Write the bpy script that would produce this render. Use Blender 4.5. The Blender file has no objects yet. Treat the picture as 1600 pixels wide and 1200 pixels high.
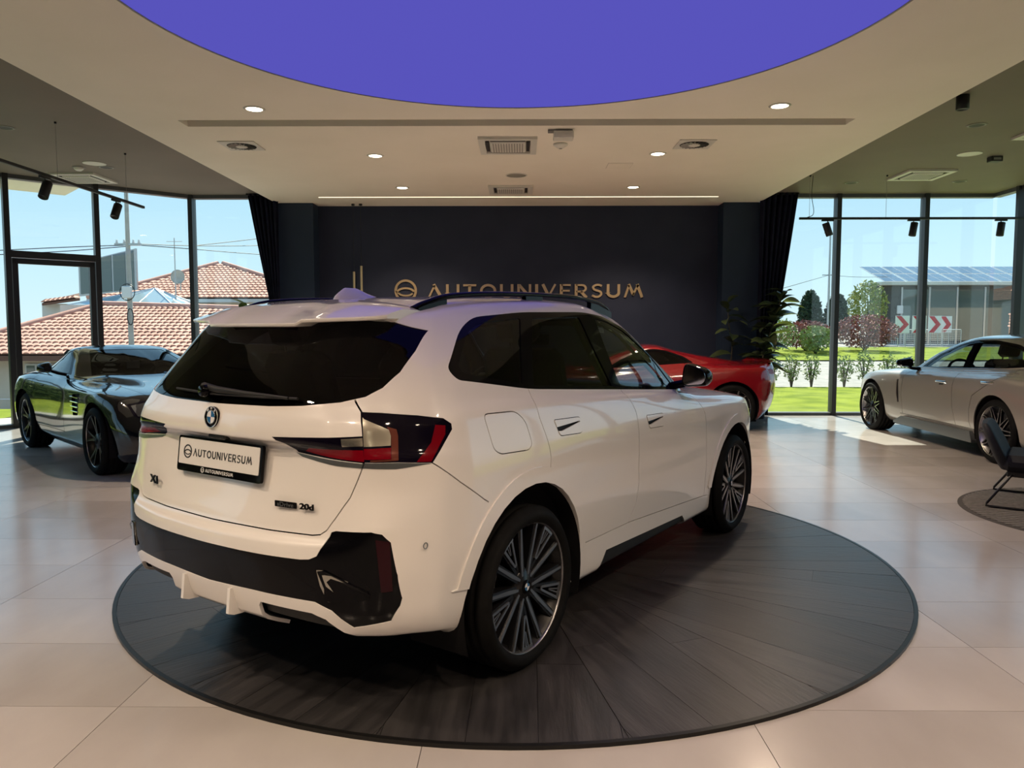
# Car showroom with a white compact SUV on a round dark plank platform.
# World: X right, Y into the room, Z up, metres; the floor is z = 0.
import bpy, bmesh, math, random
import numpy as np
from mathutils import Vector, Matrix
from mathutils.geometry import tessellate_polygon

scene = bpy.context.scene
col = scene.collection
PI = math.pi
R = math.radians

# ------------------------------------------------------------------ camera
cam_data = bpy.data.cameras.new('camera')
cam = bpy.data.objects.new('camera', cam_data); col.objects.link(cam)
cam.location = (0, 0, 1.467)
cam.rotation_euler = (R(90 - 4.021), 0, R(.581))
cam_data.sensor_width = 36; cam_data.sensor_fit = 'HORIZONTAL'
cam_data.lens = 1180.6 / 1600 * 36
cam_data.clip_start = .05; cam_data.clip_end = 500
scene.camera = cam

# ------------------------------------------------------------------ sky: clear, pale towards the horizon
world = bpy.data.worlds.new('clear_sky'); scene.world = world; world.use_nodes = True
wn = world.node_tree; wn.nodes.clear()
w_out = wn.nodes.new('ShaderNodeOutputWorld'); w_bg = wn.nodes.new('ShaderNodeBackground')
w_tc = wn.nodes.new('ShaderNodeTexCoord'); w_sep = wn.nodes.new('ShaderNodeSeparateXYZ'); w_ramp = wn.nodes.new('ShaderNodeValToRGB')
wn.links.new(w_tc.outputs['Generated'], w_sep.inputs[0]); wn.links.new(w_sep.outputs['Z'], w_ramp.inputs[0])
wn.links.new(w_ramp.outputs[0], w_bg.inputs[0]); wn.links.new(w_bg.outputs[0], w_out.inputs[0])
w_ramp.color_ramp.elements[0].position = 0.0; w_ramp.color_ramp.elements[0].color = (.74, .90, .97, 1)
w_ramp.color_ramp.elements[1].position = .9; w_ramp.color_ramp.elements[1].color = (.16, .36, .70, 1)
e = w_ramp.color_ramp.elements.new(.06); e.color = (.64, .855, .965, 1)
e = w_ramp.color_ramp.elements.new(.22); e.color = (.42, .70, .93, 1)
w_bg.inputs[1].default_value = 1.22

# ------------------------------------------------------------------ sun: high behind the far windows, shining towards the camera
sun_data = bpy.data.lights.new('sun', 'SUN'); sun = bpy.data.objects.new('sun', sun_data); col.objects.link(sun)
sun_data.energy = 11.5; sun_data.angle = R(.53); sun_data.color = (1, .92, .77)
sun.rotation_euler = (R(-(90 - 46.3)), 0, R(1.0)); sun.location = (0, 40, 40)

# ------------------------------------------------------------------ exposure
vs_ = scene.view_settings
vs_.view_transform = 'Standard'; vs_.look = 'None'; vs_.exposure = 0.0; vs_.gamma = 1.0; vs_.use_curve_mapping = False

# ------------------------------------------------------------------ mesh helpers

def link(o, parent=None):
    col.objects.link(o)
    if parent is not None:
        o.parent = parent
    return o

class MB:
    """collects shapes, then becomes ONE mesh object"""
    def __init__(s):
        s.v = []; s.f = []; s.sm = []
    def add(s, vs, fs, smooth=False):
        b = len(s.v)
        s.v += [tuple(p) for p in vs]
        s.f += [tuple(b + i for i in f) for f in fs]
        s.sm += [smooth] * len(fs)
        return s
    def box(s, x0, x1, y0, y1, z0, z1, M=None):
        vs = [Vector((x, y, z)) for z in (z0, z1) for y in (y0, y1) for x in (x0, x1)]
        if M is not None: vs = [M @ p for p in vs]
        return s.add(vs, [(0, 2, 3, 1), (4, 5, 7, 6), (0, 1, 5, 4), (2, 6, 7, 3), (0, 4, 6, 2), (1, 3, 7, 5)])
    def bevbox(s, x0, x1, y0, y1, z0, z1, b, M=None):
        """box with all edges chamfered by b"""
        vs = []; 
        xs, ys, zs = (x0, x1), (y0, y1), (z0, z1)
        idx = {}
        for i in (0, 1):
            for j in (0, 1):
                for k in (0, 1):
                    sx, sy, sz = (1, -1)[i], (1, -1)[j], (1, -1)[k]
                    for a in range(3):
                        p = [xs[i], ys[j], zs[k]]
                        for q, sg in enumerate((sx, sy, sz)):
                            if q != a: p[q] += sg * b
                        idx[i, j, k, a] = len(vs); vs.append(Vector(p))
        fs = []
        for a in range(3):
            o = [q for q in range(3) if q != a]
            for e in (0, 1):
                loop = []
                for (m, n) in ((0, 0), (1, 0), (1, 1), (0, 1)):
                    key = [0, 0, 0]; key[a] = e; key[o[0]] = m; key[o[1]] = n
                    loop.append(idx[tuple(key) + (a,)])
                fs.append(loop)
        for a in range(3):
            o = [q for q in range(3) if q != a]
            for m in (0, 1):
                for n in (0, 1):
                    k0 = [0, 0, 0]; k1 = [0, 0, 0]; k1[a] = 1
                    for k in (k0, k1): k[o[0]] = m; k[o[1]] = n
                    fs.append([idx[tuple(k0) + (o[0],)], idx[tuple(k1) + (o[0],)], idx[tuple(k1) + (o[1],)], idx[tuple(k0) + (o[1],)]])
        for i in (0, 1):
            for j in (0, 1):
                for k in (0, 1):
                    fs.append([idx[i, j, k, a] for a in range(3)])
        if M is not None: vs = [M @ p for p in vs]
        return s.add(vs, fs)
    def prism(s, poly, axis, a0, a1, M=None, smooth=False):
        """extrude a 2D polygon along axis: 'x' poly=(y,z) ; 'y' poly=(x,z) ; 'z' poly=(x,y)"""
        def P(u, w, a):
            return Vector({'x': (a, u, w), 'y': (u, a, w), 'z': (u, w, a)}[axis])
        n = len(poly)
        vs = [P(u, w, a0) for u, w in poly] + [P(u, w, a1) for u, w in poly]
        if M is not None: vs = [M @ p for p in vs]
        b = len(s.v)
        s.add(vs, [(i, (i + 1) % n, n + (i + 1) % n, n + i) for i in range(n)], smooth)
        tris = tessellate_polygon([[Vector((u, w, 0)) for u, w in poly]])
        s.add(vs, [t for t in tris] + [tuple(n + i for i in t) for t in tris])
        return s
    def lathe(s, prof, n=32, axis='z', M=None, smooth=True, closed=False, a0=0.0, a1=2 * PI):
        """prof: list of (r, h)"""
        m = len(prof); full = abs(a1 - a0 - 2 * PI) < 1e-6
        nn = n if full else n + 1
        vs = []
        for i in range(nn):
            a = a0 + (a1 - a0) * i / n
            for r, h in prof:
                c, d = r * math.cos(a), r * math.sin(a)
                vs.append(Vector({'z': (c, d, h), 'y': (c, h, d), 'x': (h, c, d)}[axis]))
        if M is not None: vs = [M @ p for p in vs]
        fs = []
        for i in range(n):
            j = (i + 1) % nn
            for k in range(m if closed else m - 1):
                k2 = (k + 1) % m
                fs.append((i * m + k, j * m + k, j * m + k2, i * m + k2))
        return s.add(vs, fs, smooth)
    def tube(s, path, r, n=8, M=None, cap=True, closed=False):
        path = [Vector(p) for p in path]; m = len(path)
        rs = r if isinstance(r, (list, tuple)) else [r] * m
        vs = []; up = None
        for i, p in enumerate(path):
            a = path[(i - 1) % m] if (i > 0 or closed) else path[0]
            b = path[(i + 1) % m] if (i < m - 1 or closed) else path[-1]
            t = (b - a).normalized()
            if up is None:
                up = Vector((0, 0, 1)) if abs(t.z) < .9 else Vector((1, 0, 0))
            u = (up - t * up.dot(t)).normalized(); w = t.cross(u); up = u
            for k in range(n):
                q = 2 * PI * k / n
                vs.append(p + (u * math.cos(q) + w * math.sin(q)) * rs[i])
        if M is not None: vs = [M @ p for p in vs]
        fs = []
        for i in range(m if closed else m - 1):
            i2 = (i + 1) % m
            for k in range(n):
                k2 = (k + 1) % n
                fs.append((i * n + k, i * n + k2, i2 * n + k2, i2 * n + k))
        s.add(vs, fs, True)
        if cap and not closed:
            s.add(vs[:n], [tuple(range(n))]); s.add(vs[-n:], [tuple(range(n))])
        return s
    def mesh(s, name, mats):
        me = bpy.data.meshes.new(name)
        me.from_pydata([tuple(p) for p in s.v], [], s.f)
        me.polygons.foreach_set('use_smooth', s.sm)
        for m in (mats if isinstance(mats, (list, tuple)) else [mats]): me.materials.append(m)
        bm = bmesh.new(); bm.from_mesh(me)
        bmesh.ops.recalc_face_normals(bm, faces=bm.faces)
        bm.to_mesh(me); bm.free()
        return me
    def build(s, name, mat, parent=None, loc=None, rotz=None):
        o = bpy.data.objects.new(name, s.mesh(name, mat))
        link(o, parent)
        if loc is not None: o.location = loc
        if rotz is not None: o.rotation_euler.z = rotz
        return o

def tag(o, label=None, cat=None, group=None, kind=None):
    if label: o['label'] = label
    if cat: o['category'] = cat
    if group: o['group'] = group
    if kind: o['kind'] = kind
    return o

def empty(name, loc=(0, 0, 0), rz=0.0):
    o = bpy.data.objects.new(name, None); link(o)
    o.location = loc; o.rotation_euler = (0, 0, rz); o.empty_display_size = .2
    return o

def part(name, mesh, parent, M=None):
    o = bpy.data.objects.new(name, mesh); link(o, parent)
    if M is not None: o.matrix_local = M
    return o

def round_poly(pts, r, n=5):
    """round the corners of a closed polygon; r number or list"""
    out = []; m = len(pts)
    for i in range(m):
        p = Vector(pts[i][:2]); a = Vector(pts[i - 1][:2]); b = Vector(pts[(i + 1) % m][:2])
        rr = r[i] if isinstance(r, (list, tuple)) else r
        if rr <= 0: out.append(tuple(p)); continue
        d1 = (a - p); d2 = (b - p)
        t = min(rr, d1.length * .49, d2.length * .49)
        q1 = p + d1.normalized() * t; q2 = p + d2.normalized() * t
        for k in range(n + 1):
            s = k / n
            out.append(tuple(q1 * (1 - s) ** 2 + p * 2 * s * (1 - s) + q2 * s * s))
    return out

def smooth_line(pts, n=6):
    """Catmull-Rom through points (any dim)"""
    P = [np.array(p, float) for p in pts]; out = []
    for i in range(len(P) - 1):
        p0 = P[i - 1] if i > 0 else 2 * P[0] - P[1]
        p1, p2 = P[i], P[i + 1]
        p3 = P[i + 2] if i + 2 < len(P) else 2 * P[-1] - P[-2]
        for k in range(n):
            t = k / n
            out.append(.5 * (2 * p1 + (p2 - p0) * t + (2 * p0 - 5 * p1 + 4 * p2 - p3) * t * t + (3 * p1 - p0 - 3 * p2 + p3) * t ** 3))
    out.append(P[-1])
    return [tuple(p) for p in out]

# ------------------------------------------------------------------ car body surface
def makima(x, Y, xs):
    """modified Akima interpolation along axis 0"""
    x = np.asarray(x, float); h = np.diff(x)
    d = np.diff(Y, axis=0) / h.reshape((-1,) + (1,) * (Y.ndim - 1))
    dm1 = 2 * d[0] - d[1]; dm2 = 2 * dm1 - d[0]; dp1 = 2 * d[-1] - d[-2]; dp2 = 2 * dp1 - d[-1]
    D = np.concatenate([[dm2, dm1], d, [dp1, dp2]])
    w1 = np.abs(D[3:] - D[2:-1]) + np.abs(D[3:] + D[2:-1]) / 2
    w2 = np.abs(D[1:-2] - D[:-3]) + np.abs(D[1:-2] + D[:-3]) / 2
    den = w1 + w2
    s = np.where(den < 1e-9, 0, (w1 * D[1:-2] + w2 * D[2:-1]) / np.maximum(den, 1e-9))
    k = np.clip(np.searchsorted(x, xs, 'right') - 1, 0, len(x) - 2)
    t = ((xs - x[k]) / h[k]).reshape((-1,) + (1,) * (Y.ndim - 1)); hk = h[k].reshape(t.shape)
    return ((2 * t ** 3 - 3 * t ** 2 + 1) * Y[k] + (t ** 3 - 2 * t ** 2 + t) * hk * s[k]
            + (-2 * t ** 3 + 3 * t ** 2) * Y[k + 1] + (t ** 3 - t ** 2) * hk * s[k + 1])

def dense(T, du, dv):
    """T (levels, columns, 3), y >= 0 outboard; columns run rear centre -> front centre, last level = roof centre line"""
    L, C, _ = T.shape; mir = np.array([1, -1, 1.])
    X = np.concatenate([T[:, 2:0:-1] * mir, T, T[:, -2:-4:-1] * mir], 1)
    X = np.concatenate([X, X[-2:-4:-1] * mir], 0)
    cu = np.linalg.norm(np.diff(X, axis=1), axis=2).mean(0) + 1e-3
    cv = np.linalg.norm(np.diff(X, axis=0), axis=2).mean(1) + 1e-3
    ku = np.concatenate([[0], np.cumsum(cu)]); kv = np.concatenate([[0], np.cumsum(cv)])
    us = [ku[2]]
    for i in range(2, C + 1):
        n = max(1, int(round(cu[i] / du))); us += list(ku[i] + (ku[i + 1] - ku[i]) * np.arange(1, n + 1) / n)
    vs = [kv[0]]
    for i in range(0, L - 1):
        n = max(1, int(round(cv[i] / dv))); vs += list(kv[i] + (kv[i + 1] - kv[i]) * np.arange(1, n + 1) / n)
    us = np.array(us); vs = np.array(vs); e = 2e-3
    def S(uq, vq):
        A = makima(ku, X.transpose(1, 0, 2), uq)          # (u, L, 3)
        return makima(kv, A.transpose(1, 0, 2), vq)       # (v, u, 3)
    P = S(us, vs)
    Du = S(us + e, vs) - S(us - e, vs); Dv = S(us, vs + e) - S(us, vs - e)
    N = np.cross(Dv, Du); ln = np.linalg.norm(N, axis=2, keepdims=True)
    N = N / np.maximum(ln, 1e-12)
    P[:, 0, 1] = 0; P[:, -1, 1] = 0; P[-1, :, 1] = 0
    # outward check against the body centre
    c = np.array([P[..., 0].mean(), 0, .7])
    if ((P - c) * N).sum() < 0: N = -N
    return P, N

VIEW = {'side': ((1, 0, 0), (0, 0, 1), (0, 1, 0)), 'rear': ((0, 1, 0), (0, 0, 1), (-1, 0, 0)),
        'front': ((0, 1, 0), (0, 0, 1), (1, 0, 0)), 'top': ((1, 0, 0), (0, 1, 0), (0, 0, 1)),
        'corner': ((.70710678, .70710678, 0), (0, 0, 1), (-.70710678, .70710678, 0)),
        'fcorner': ((.70710678, -.70710678, 0), (0, 0, 1), (.70710678, .70710678, 0))}
GAP = 99

class Body:
    def __init__(s, T, du=.035, dv=.03):
        P, N = dense(np.asarray(T, float), du, dv)
        s.P, s.N = P, N
        bm = s.bm = bmesh.new(); s.nl = bm.verts.layers.float_vector.new('n'); s.reg = bm.faces.layers.int.new('reg')
        nv, nu, _ = P.shape; V = []
        for j in range(nv):
            for i in range(nu):
                v = bm.verts.new(P[j, i]); v[s.nl] = Vector(N[j, i]); V.append(v)
        for j in range(nv - 1):
            for i in range(nu - 1):
                q = [V[j * nu + i], V[j * nu + i + 1], V[(j + 1) * nu + i + 1], V[(j + 1) * nu + i]]
                bm.faces.new(q)
        bmesh.ops.remove_doubles(bm, verts=bm.verts, dist=1e-5)
        for f in [f for f in bm.faces if f.calc_area() < 1e-9]: bm.faces.remove(f)
        bm.normal_update()
    def copy(s):
        c = Body.__new__(Body); c.P, c.N = s.P, s.N; c.bm = s.bm.copy()
        c.nl = c.bm.verts.layers.float_vector['n']; c.reg = c.bm.faces.layers.int['reg']
        return c
    def fn(s, f):
        n = Vector()
        for v in f.verts: n += v[s.nl]
        return n.normalized()
    def cands(s, view, lo, hi, nmin, within=None, lim=None):
        t, z, n = (Vector(a) for a in VIEW[view]); out = []
        l0, l1, h0, h1 = lo[0] - .12, lo[1] - .12, hi[0] + .12, hi[1] + .12; reg = s.reg
        for f in s.bm.faces:
            if within is not None and f[reg] not in within: continue
            vs = f.verts
            c = vs[0].co; a = c.dot(t)
            if a < l0 or a > h0: continue
            a = c.dot(z)
            if a < l1 or a > h1: continue
            ts = [v.co.dot(t) for v in vs]
            if min(ts) > hi[0] or max(ts) < lo[0]: continue
            zs = [v.co.dot(z) for v in vs]
            if min(zs) > hi[1] or max(zs) < lo[1]: continue
            if s.fn(f).dot(n) < nmin: continue
            if lim is not None and not lim(f.calc_center_median()): continue
            out.append(f)
        return out
    def convex(s, faces, poly, view):
        """cut the given faces with a convex ccw 2D polygon; returns inside, outside lists"""
        t, z, n = (Vector(a) for a in VIEW[view])
        inside = list(faces); outside = []
        m = len(poly)
        for i in range(m):
            a, b = Vector(poly[i]), Vector(poly[(i + 1) % m])
            d = b - a
            if d.length < 1e-7: continue
            no2 = Vector((d.y, -d.x)).normalized()     # outward for ccw
            co = t * a.x + z * a.y; no = t * no2.x + z * no2.y
            hit = []; rest = []
            for f in inside:
                ds = [(v.co - co).dot(no) for v in f.verts]
                if min(ds) > -1e-6: outside.append(f)
                elif max(ds) < 1e-6: rest.append(f)
                else: hit.append(f)
            if hit:
                dist = {}
                for f in hit:
                    for v in f.verts:
                        if v not in dist: dist[v] = (v.co - co).dot(no)
                for e in set(e for f in hit for e in f.edges):
                    va, vb = e.verts; da, db = dist[va], dist[vb]
                    if (da > 1e-6 and db < -1e-6) or (da < -1e-6 and db > 1e-6):
                        _, nv = bmesh.utils.edge_split(e, va, da / (da - db)); dist[nv] = 0.0
                for f in hit:
                    pend = [f]
                    while pend:
                        g = pend.pop(); vs = list(g.verts); n_ = len(vs)
                        on = [k for k in range(n_) if abs(dist.get(vs[k], 1)) <= 1e-6]
                        cut = None
                        if len(on) >= 2 and any(dist[v] > 1e-6 for v in vs) and any(dist[v] < -1e-6 for v in vs):
                            for x in range(len(on)):
                                for y in range(x + 1, len(on)):
                                    if on[y] - on[x] > 1 and not (on[x] == 0 and on[y] == n_ - 1): cut = (vs[on[x]], vs[on[y]]); break
                                if cut: break
                        if cut:
                            nf, _ = bmesh.utils.face_split(g, cut[0], cut[1])
                            if nf is not None and nf is not g:
                                for q_ in (g, nf):
                                    (outside if sum(dist[v] for v in q_.verts) > 0 else rest).append(q_)
                                continue
                        (outside if sum(dist[v] for v in g.verts) > 0 else rest).append(g)
            inside = rest
        return inside, outside
    def region(s, poly, view, rid, nmin=.12, within=None, lim=None):
        lo = (min(p[0] for p in poly), min(p[1] for p in poly)); hi = (max(p[0] for p in poly), max(p[1] for p in poly))
        faces = s.cands(view, lo, hi, nmin, within, lim)
        tris = tessellate_polygon([[Vector((p[0], p[1], 0)) for p in poly]])
        res = []
        for tr in tris:
            q = [poly[i][:2] for i in tr]
            ar = (q[1][0] - q[0][0]) * (q[2][1] - q[0][1]) - (q[2][0] - q[0][0]) * (q[1][1] - q[0][1])
            if abs(ar) < 1e-10: continue
            if ar < 0: q = q[::-1]
            ins, faces = s.convex(faces, q, view)
            res += ins
        for f in res: f[s.reg] = rid
        return res
    def strip(s, line, view, w=.004, nmin=.12, within=None, lim=None, closed=False, rid=GAP):
        L = [Vector(p[:2]) for p in line]
        if closed: L = L + [L[0]]
        allf = []
        lo = (min(p.x for p in L) - w, min(p.y for p in L) - w); hi = (max(p.x for p in L) + w, max(p.y for p in L) + w)
        faces = s.cands(view, lo, hi, nmin, within, lim)
        for a, b in zip(L[:-1], L[1:]):
            d = (b - a)
            if d.length < 1e-6: continue
            d.normalize(); q = Vector((-d.y, d.x)) * w / 2; e = d * w * .35
            poly = [a - e - q, b + e - q, b + e + q, a - e + q]
            ins, faces = s.convex(faces, poly, view)
            allf += ins
        for f in allf: f[s.reg] = rid
        return allf
    def faces_of(s, rid): return [f for f in s.bm.faces if f[s.reg] == rid]
    def components(s, rid):
        todo = set(s.faces_of(rid)); comps = []
        while todo:
            st = [todo.pop()]; comp = [st[0]]
            while st:
                f = st.pop()
                for e in f.edges:
                    for g in e.link_faces:
                        if g in todo: todo.remove(g); st.append(g); comp.append(g)
            comps.append(comp)
        return comps

def emit(B, groups, name, mat, parent, wall=.012, flip=False, thick=True):
    """groups: list of (body, faces, ysign, offset). One mesh: outer skin with smooth normals + walls down the borders"""
    vs, fs, ln, sm = [], [], [], []
    for (body, faces, sg, off) in groups:
        fset = set(faces); nl = body.nl; idx = {}
        def vid(v):
            if v not in idx:
                n = v[nl].normalized(); p = v.co + n * off
                if abs(v.co.y) < 1e-5: p.y = 0
                idx[v] = len(vs); vs.append((p.x, p.y * sg, p.z))
            return idx[v]
        for f in faces:
            loop = [l.vert for l in f.loops]
            if len(loop) < 3: continue
            fnrm = f.normal; want = body.fn(f)
            rev = (fnrm.dot(want) < 0) != (sg < 0)
            if rev: loop = loop[::-1]
            fs.append([vid(v) for v in loop]); sm.append(True)
            for v in loop:
                n = v[nl].normalized(); ln.append((n.x, n.y * sg, n.z))
        if wall > 0:
            for f in faces:
                for e in f.edges:
                    if sum(1 for g in e.link_faces if g in fset) == 1:
                        a, b = e.verts
                        if abs(a.co.y) < 1e-5 and abs(b.co.y) < 1e-5: continue
                        na, nb = a[nl].normalized(), b[nl].normalized()
                        q = [a.co + na * off, b.co + nb * off, b.co + nb * (off - wall), a.co + na * (off - wall)]
                        q = [Vector((p.x, p.y * sg, p.z)) for p in q]
                        c = f.calc_center_median(); c = Vector((c.x, c.y * sg, c.z))
                        nn = (q[1] - q[0]).cross(q[3] - q[0])
                        if nn.dot((q[0] + q[1]) * .5 - c) < 0: q = q[::-1]; nn = -nn
                        nn = nn.normalized() if nn.length > 1e-12 else Vector((0, 0, 1))
                        k = len(vs); vs += [tuple(p) for p in q]; fs.append([k, k + 1, k + 2, k + 3]); sm.append(False)
                        ln += [tuple(nn)] * 4
    me = bpy.data.meshes.new(name); me.from_pydata(vs, [], fs)
    me.polygons.foreach_set('use_smooth', [True] * len(fs))
    me.materials.append(mat)
    if len(ln) == len(me.loops): me.normals_split_custom_set(ln)
    o = bpy.data.objects.new(name, me); link(o, parent)
    return o
# ------------------------------------------------------------------ materials (all procedural)
def pm(name, c, rough=.5, metal=0.0, coat=0.0, spec=.5, emit=None, estr=0.0, coat_rough=.03, trans=0.0, ior=1.45):
    m = bpy.data.materials.new(name); m.use_nodes = True
    b = m.node_tree.nodes['Principled BSDF']
    b.inputs['Base Color'].default_value = (*c, 1); b.inputs['Roughness'].default_value = rough
    b.inputs['Metallic'].default_value = metal; b.inputs['Coat Weight'].default_value = coat
    b.inputs['Coat Roughness'].default_value = coat_rough; b.inputs['Specular IOR Level'].default_value = spec
    b.inputs['IOR'].default_value = ior; b.inputs['Transmission Weight'].default_value = trans
    if emit:
        b.inputs['Emission Color'].default_value = (*emit, 1); b.inputs['Emission Strength'].default_value = estr
    m.diffuse_color = (*c, 1)
    return m

def noisy(m, c1, c2, scale=3.0, detail=6.0, stretch=(1, 1, 1), bump=0.0, bump_scale=None, rough=None, coord='Object', lo=.3, hi=.7, per_object=0.0):
    """colour (and fine relief) from noise between two tones"""
    nt = m.node_tree; b = nt.nodes['Principled BSDF']
    tc = nt.nodes.new('ShaderNodeTexCoord'); mp = nt.nodes.new('ShaderNodeMapping'); mp.inputs['Scale'].default_value = stretch
    nz = nt.nodes.new('ShaderNodeTexNoise'); nz.inputs['Scale'].default_value = scale; nz.inputs['Detail'].default_value = detail
    rp = nt.nodes.new('ShaderNodeValToRGB')
    rp.color_ramp.elements[0].position = lo; rp.color_ramp.elements[0].color = (*c1, 1)
    rp.color_ramp.elements[1].position = hi; rp.color_ramp.elements[1].color = (*c2, 1)
    nt.links.new(tc.outputs[coord], mp.inputs[0]); nt.links.new(mp.outputs[0], nz.inputs['Vector'])
    nt.links.new(nz.outputs['Fac'], rp.inputs[0])
    out = rp.outputs[0]
    if per_object > 0:
        oi = nt.nodes.new('ShaderNodeObjectInfo'); hs = nt.nodes.new('ShaderNodeHueSaturation'); mr = nt.nodes.new('ShaderNodeMapRange')
        mr.inputs['To Min'].default_value = 1 - per_object; mr.inputs['To Max'].default_value = 1 + per_object
        nt.links.new(oi.outputs['Random'], mr.inputs['Value']); nt.links.new(mr.outputs[0], hs.inputs['Value'])
        nt.links.new(out, hs.inputs['Color']); out = hs.outputs[0]
        av = nt.nodes.new('ShaderNodeVectorMath'); av.operation = 'SCALE'; av.inputs[0].default_value = (37, 21, 5)
        ad = nt.nodes.new('ShaderNodeVectorMath'); ad.operation = 'ADD'
        nt.links.new(oi.outputs['Random'], av.inputs['Scale']); nt.links.new(tc.outputs[coord], ad.inputs[0]); nt.links.new(av.outputs[0], ad.inputs[1])
        nt.links.new(ad.outputs[0], mp.inputs[0])
    nt.links.new(out, b.inputs['Base Color'])
    if bump > 0:
        n2 = nt.nodes.new('ShaderNodeTexNoise'); n2.inputs['Scale'].default_value = bump_scale or scale * 4; n2.inputs['Detail'].default_value = 4
        nt.links.new(mp.outputs[0], n2.inputs['Vector'])
        bp = nt.nodes.new('ShaderNodeBump'); bp.inputs['Strength'].default_value = bump; bp.inputs['Distance'].default_value = .01
        nt.links.new(n2.outputs['Fac'], bp.inputs['Height']); nt.links.new(bp.outputs[0], b.inputs['Normal'])
    if rough:
        mr = nt.nodes.new('ShaderNodeMapRange'); mr.inputs['To Min'].default_value = rough[0]; mr.inputs['To Max'].default_value = rough[1]
        nt.links.new(nz.outputs['Fac'], mr.inputs['Value']); nt.links.new(mr.outputs[0], b.inputs['Roughness'])
    return m

def glass(name, tint, ior=1.5, gain=1.0):
    """thin sheet of glass: tinted straight-through light plus a mirror reflection by angle"""
    m = bpy.data.materials.new(name); m.use_nodes = True; nt = m.node_tree; nt.nodes.clear()
    o = nt.nodes.new('ShaderNodeOutputMaterial'); mx = nt.nodes.new('ShaderNodeMixShader')
    tr = nt.nodes.new('ShaderNodeBsdfTransparent'); gl = nt.nodes.new('ShaderNodeBsdfGlossy'); lw = nt.nodes.new('ShaderNodeLayerWeight')
    pw = nt.nodes.new('ShaderNodeMath'); pw.operation = 'POWER'; fr = nt.nodes.new('ShaderNodeMath'); fr.operation = 'MULTIPLY_ADD'
    tr.inputs[0].default_value = (*tint, 1); gl.inputs['Roughness'].default_value = 0.0; gl.inputs[0].default_value = (gain, gain, gain, 1)
    f0 = ((ior - 1) / (ior + 1)) ** 2
    lw.inputs['Blend'].default_value = .5; pw.inputs[1].default_value = 5.0; fr.inputs[1].default_value = 1 - f0; fr.inputs[2].default_value = f0
    nt.links.new(lw.outputs['Facing'], pw.inputs[0]); nt.links.new(pw.outputs[0], fr.inputs[0])
    nt.links.new(fr.outputs[0], mx.inputs[0]); nt.links.new(tr.outputs[0], mx.inputs[1]); nt.links.new(gl.outputs[0], mx.inputs[2])
    nt.links.new(mx.outputs[0], o.inputs[0])
    m.diffuse_color = (*tint, .4)
    return m

def glow(name, c, s):
    m = bpy.data.materials.new(name); m.use_nodes = True; nt = m.node_tree; nt.nodes.clear()
    o = nt.nodes.new('ShaderNodeOutputMaterial'); em = nt.nodes.new('ShaderNodeEmission')
    em.inputs[0].default_value = (*c, 1); em.inputs[1].default_value = s
    nt.links.new(em.outputs[0], o.inputs[0]); m.diffuse_color = (*c, 1)
    return m

M = {}
M['floor_tile'] = noisy(pm('floor_tile', (.4, .37, .34), .3, spec=1.0), (.40, .37, .35), (.48, .45, .43), 2.2, 8, (1, .5, 1), bump=.03, bump_scale=40, rough=(.14, .22), per_object=.07)
M['grout'] = pm('grout', (.12, .11, .10), .8)
M['plank'] = noisy(pm('dark_plank', (.035, .033, .034), .42, spec=.6), (.020, .019, .020), (.050, .047, .048), 4, 12, (.7, 5, 1), bump=.14, bump_scale=14, rough=(.28, .42), per_object=.18)
M['disc_rim'] = pm('platform_edge', (.02, .02, .02), .35, .6)
M['ceiling_cream'] = noisy(pm('cream_plaster', (.62, .57, .47), .7, spec=.3), (.79, .735, .64), (.83, .77, .68), 1.2, 3)
M['ceiling_dark'] = noisy(pm('taupe_plaster', (.16, .145, .12), .6, spec=.25), (.160, .130, .108), (.180, .147, .122), 1.0, 3)
M['slot'] = pm('slot_grey', (.25, .235, .20), .7)
M['navy'] = noisy(pm('navy_paint', (.012, .018, .034), .6, spec=.3), (.017, .023, .046), (.021, .028, .054), 2, 3)
M['navy_col'] = noisy(pm('navy_column_paint', (.016, .028, .055), .5, spec=.35), (.015, .026, .050), (.018, .030, .058), 2, 3)
M['curtain'] = noisy(pm('curtain_cloth', (.006, .008, .02), .85, spec=.2), (.005, .006, .016), (.009, .011, .026), 6, 4)
M['wall'] = noisy(pm('wall_paint', (.42, .37, .31), .75), (.40, .35, .29), (.44, .39, .33), 1.5, 3)
M['gold'] = pm('brushed_gold', (.62, .48, .28), .38, .85)
M['mullion'] = pm('anthracite_aluminium', (.028, .028, .030), .4, .3)
M['mullion_in'] = pm('grey_aluminium', (.10, .105, .11), .4, .4)
M['pane'] = glass('window_glass', (.93, .97, .96), 1.45)
M['white_plastic'] = pm('white_plastic', (.62, .60, .55), .45)
M['grey_plastic'] = pm('grey_plastic', (.25, .24, .22), .5)
M['dark_slot'] = pm('dark_slot', (.02, .02, .02), .6)
M['black_metal'] = pm('black_powder_coat', (.012, .012, .013), .45)
M['lamp_on'] = glow('warm_lamp', (1, .86, .62), 14)
M['led'] = glow('led_line', (1, .84, .58), 1.6)
M['blue_glow'] = glow('violet_light_ceiling', (.098, .088, .50), 1.0)
M['chair'] = noisy(pm('charcoal_upholstery', (.010, .013, .020), .7), (.004, .005, .009), (.007, .009, .014), 60, 3, bump=.1)
M['rug'] = pm('rug', (.06, .055, .05), .9)

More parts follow.
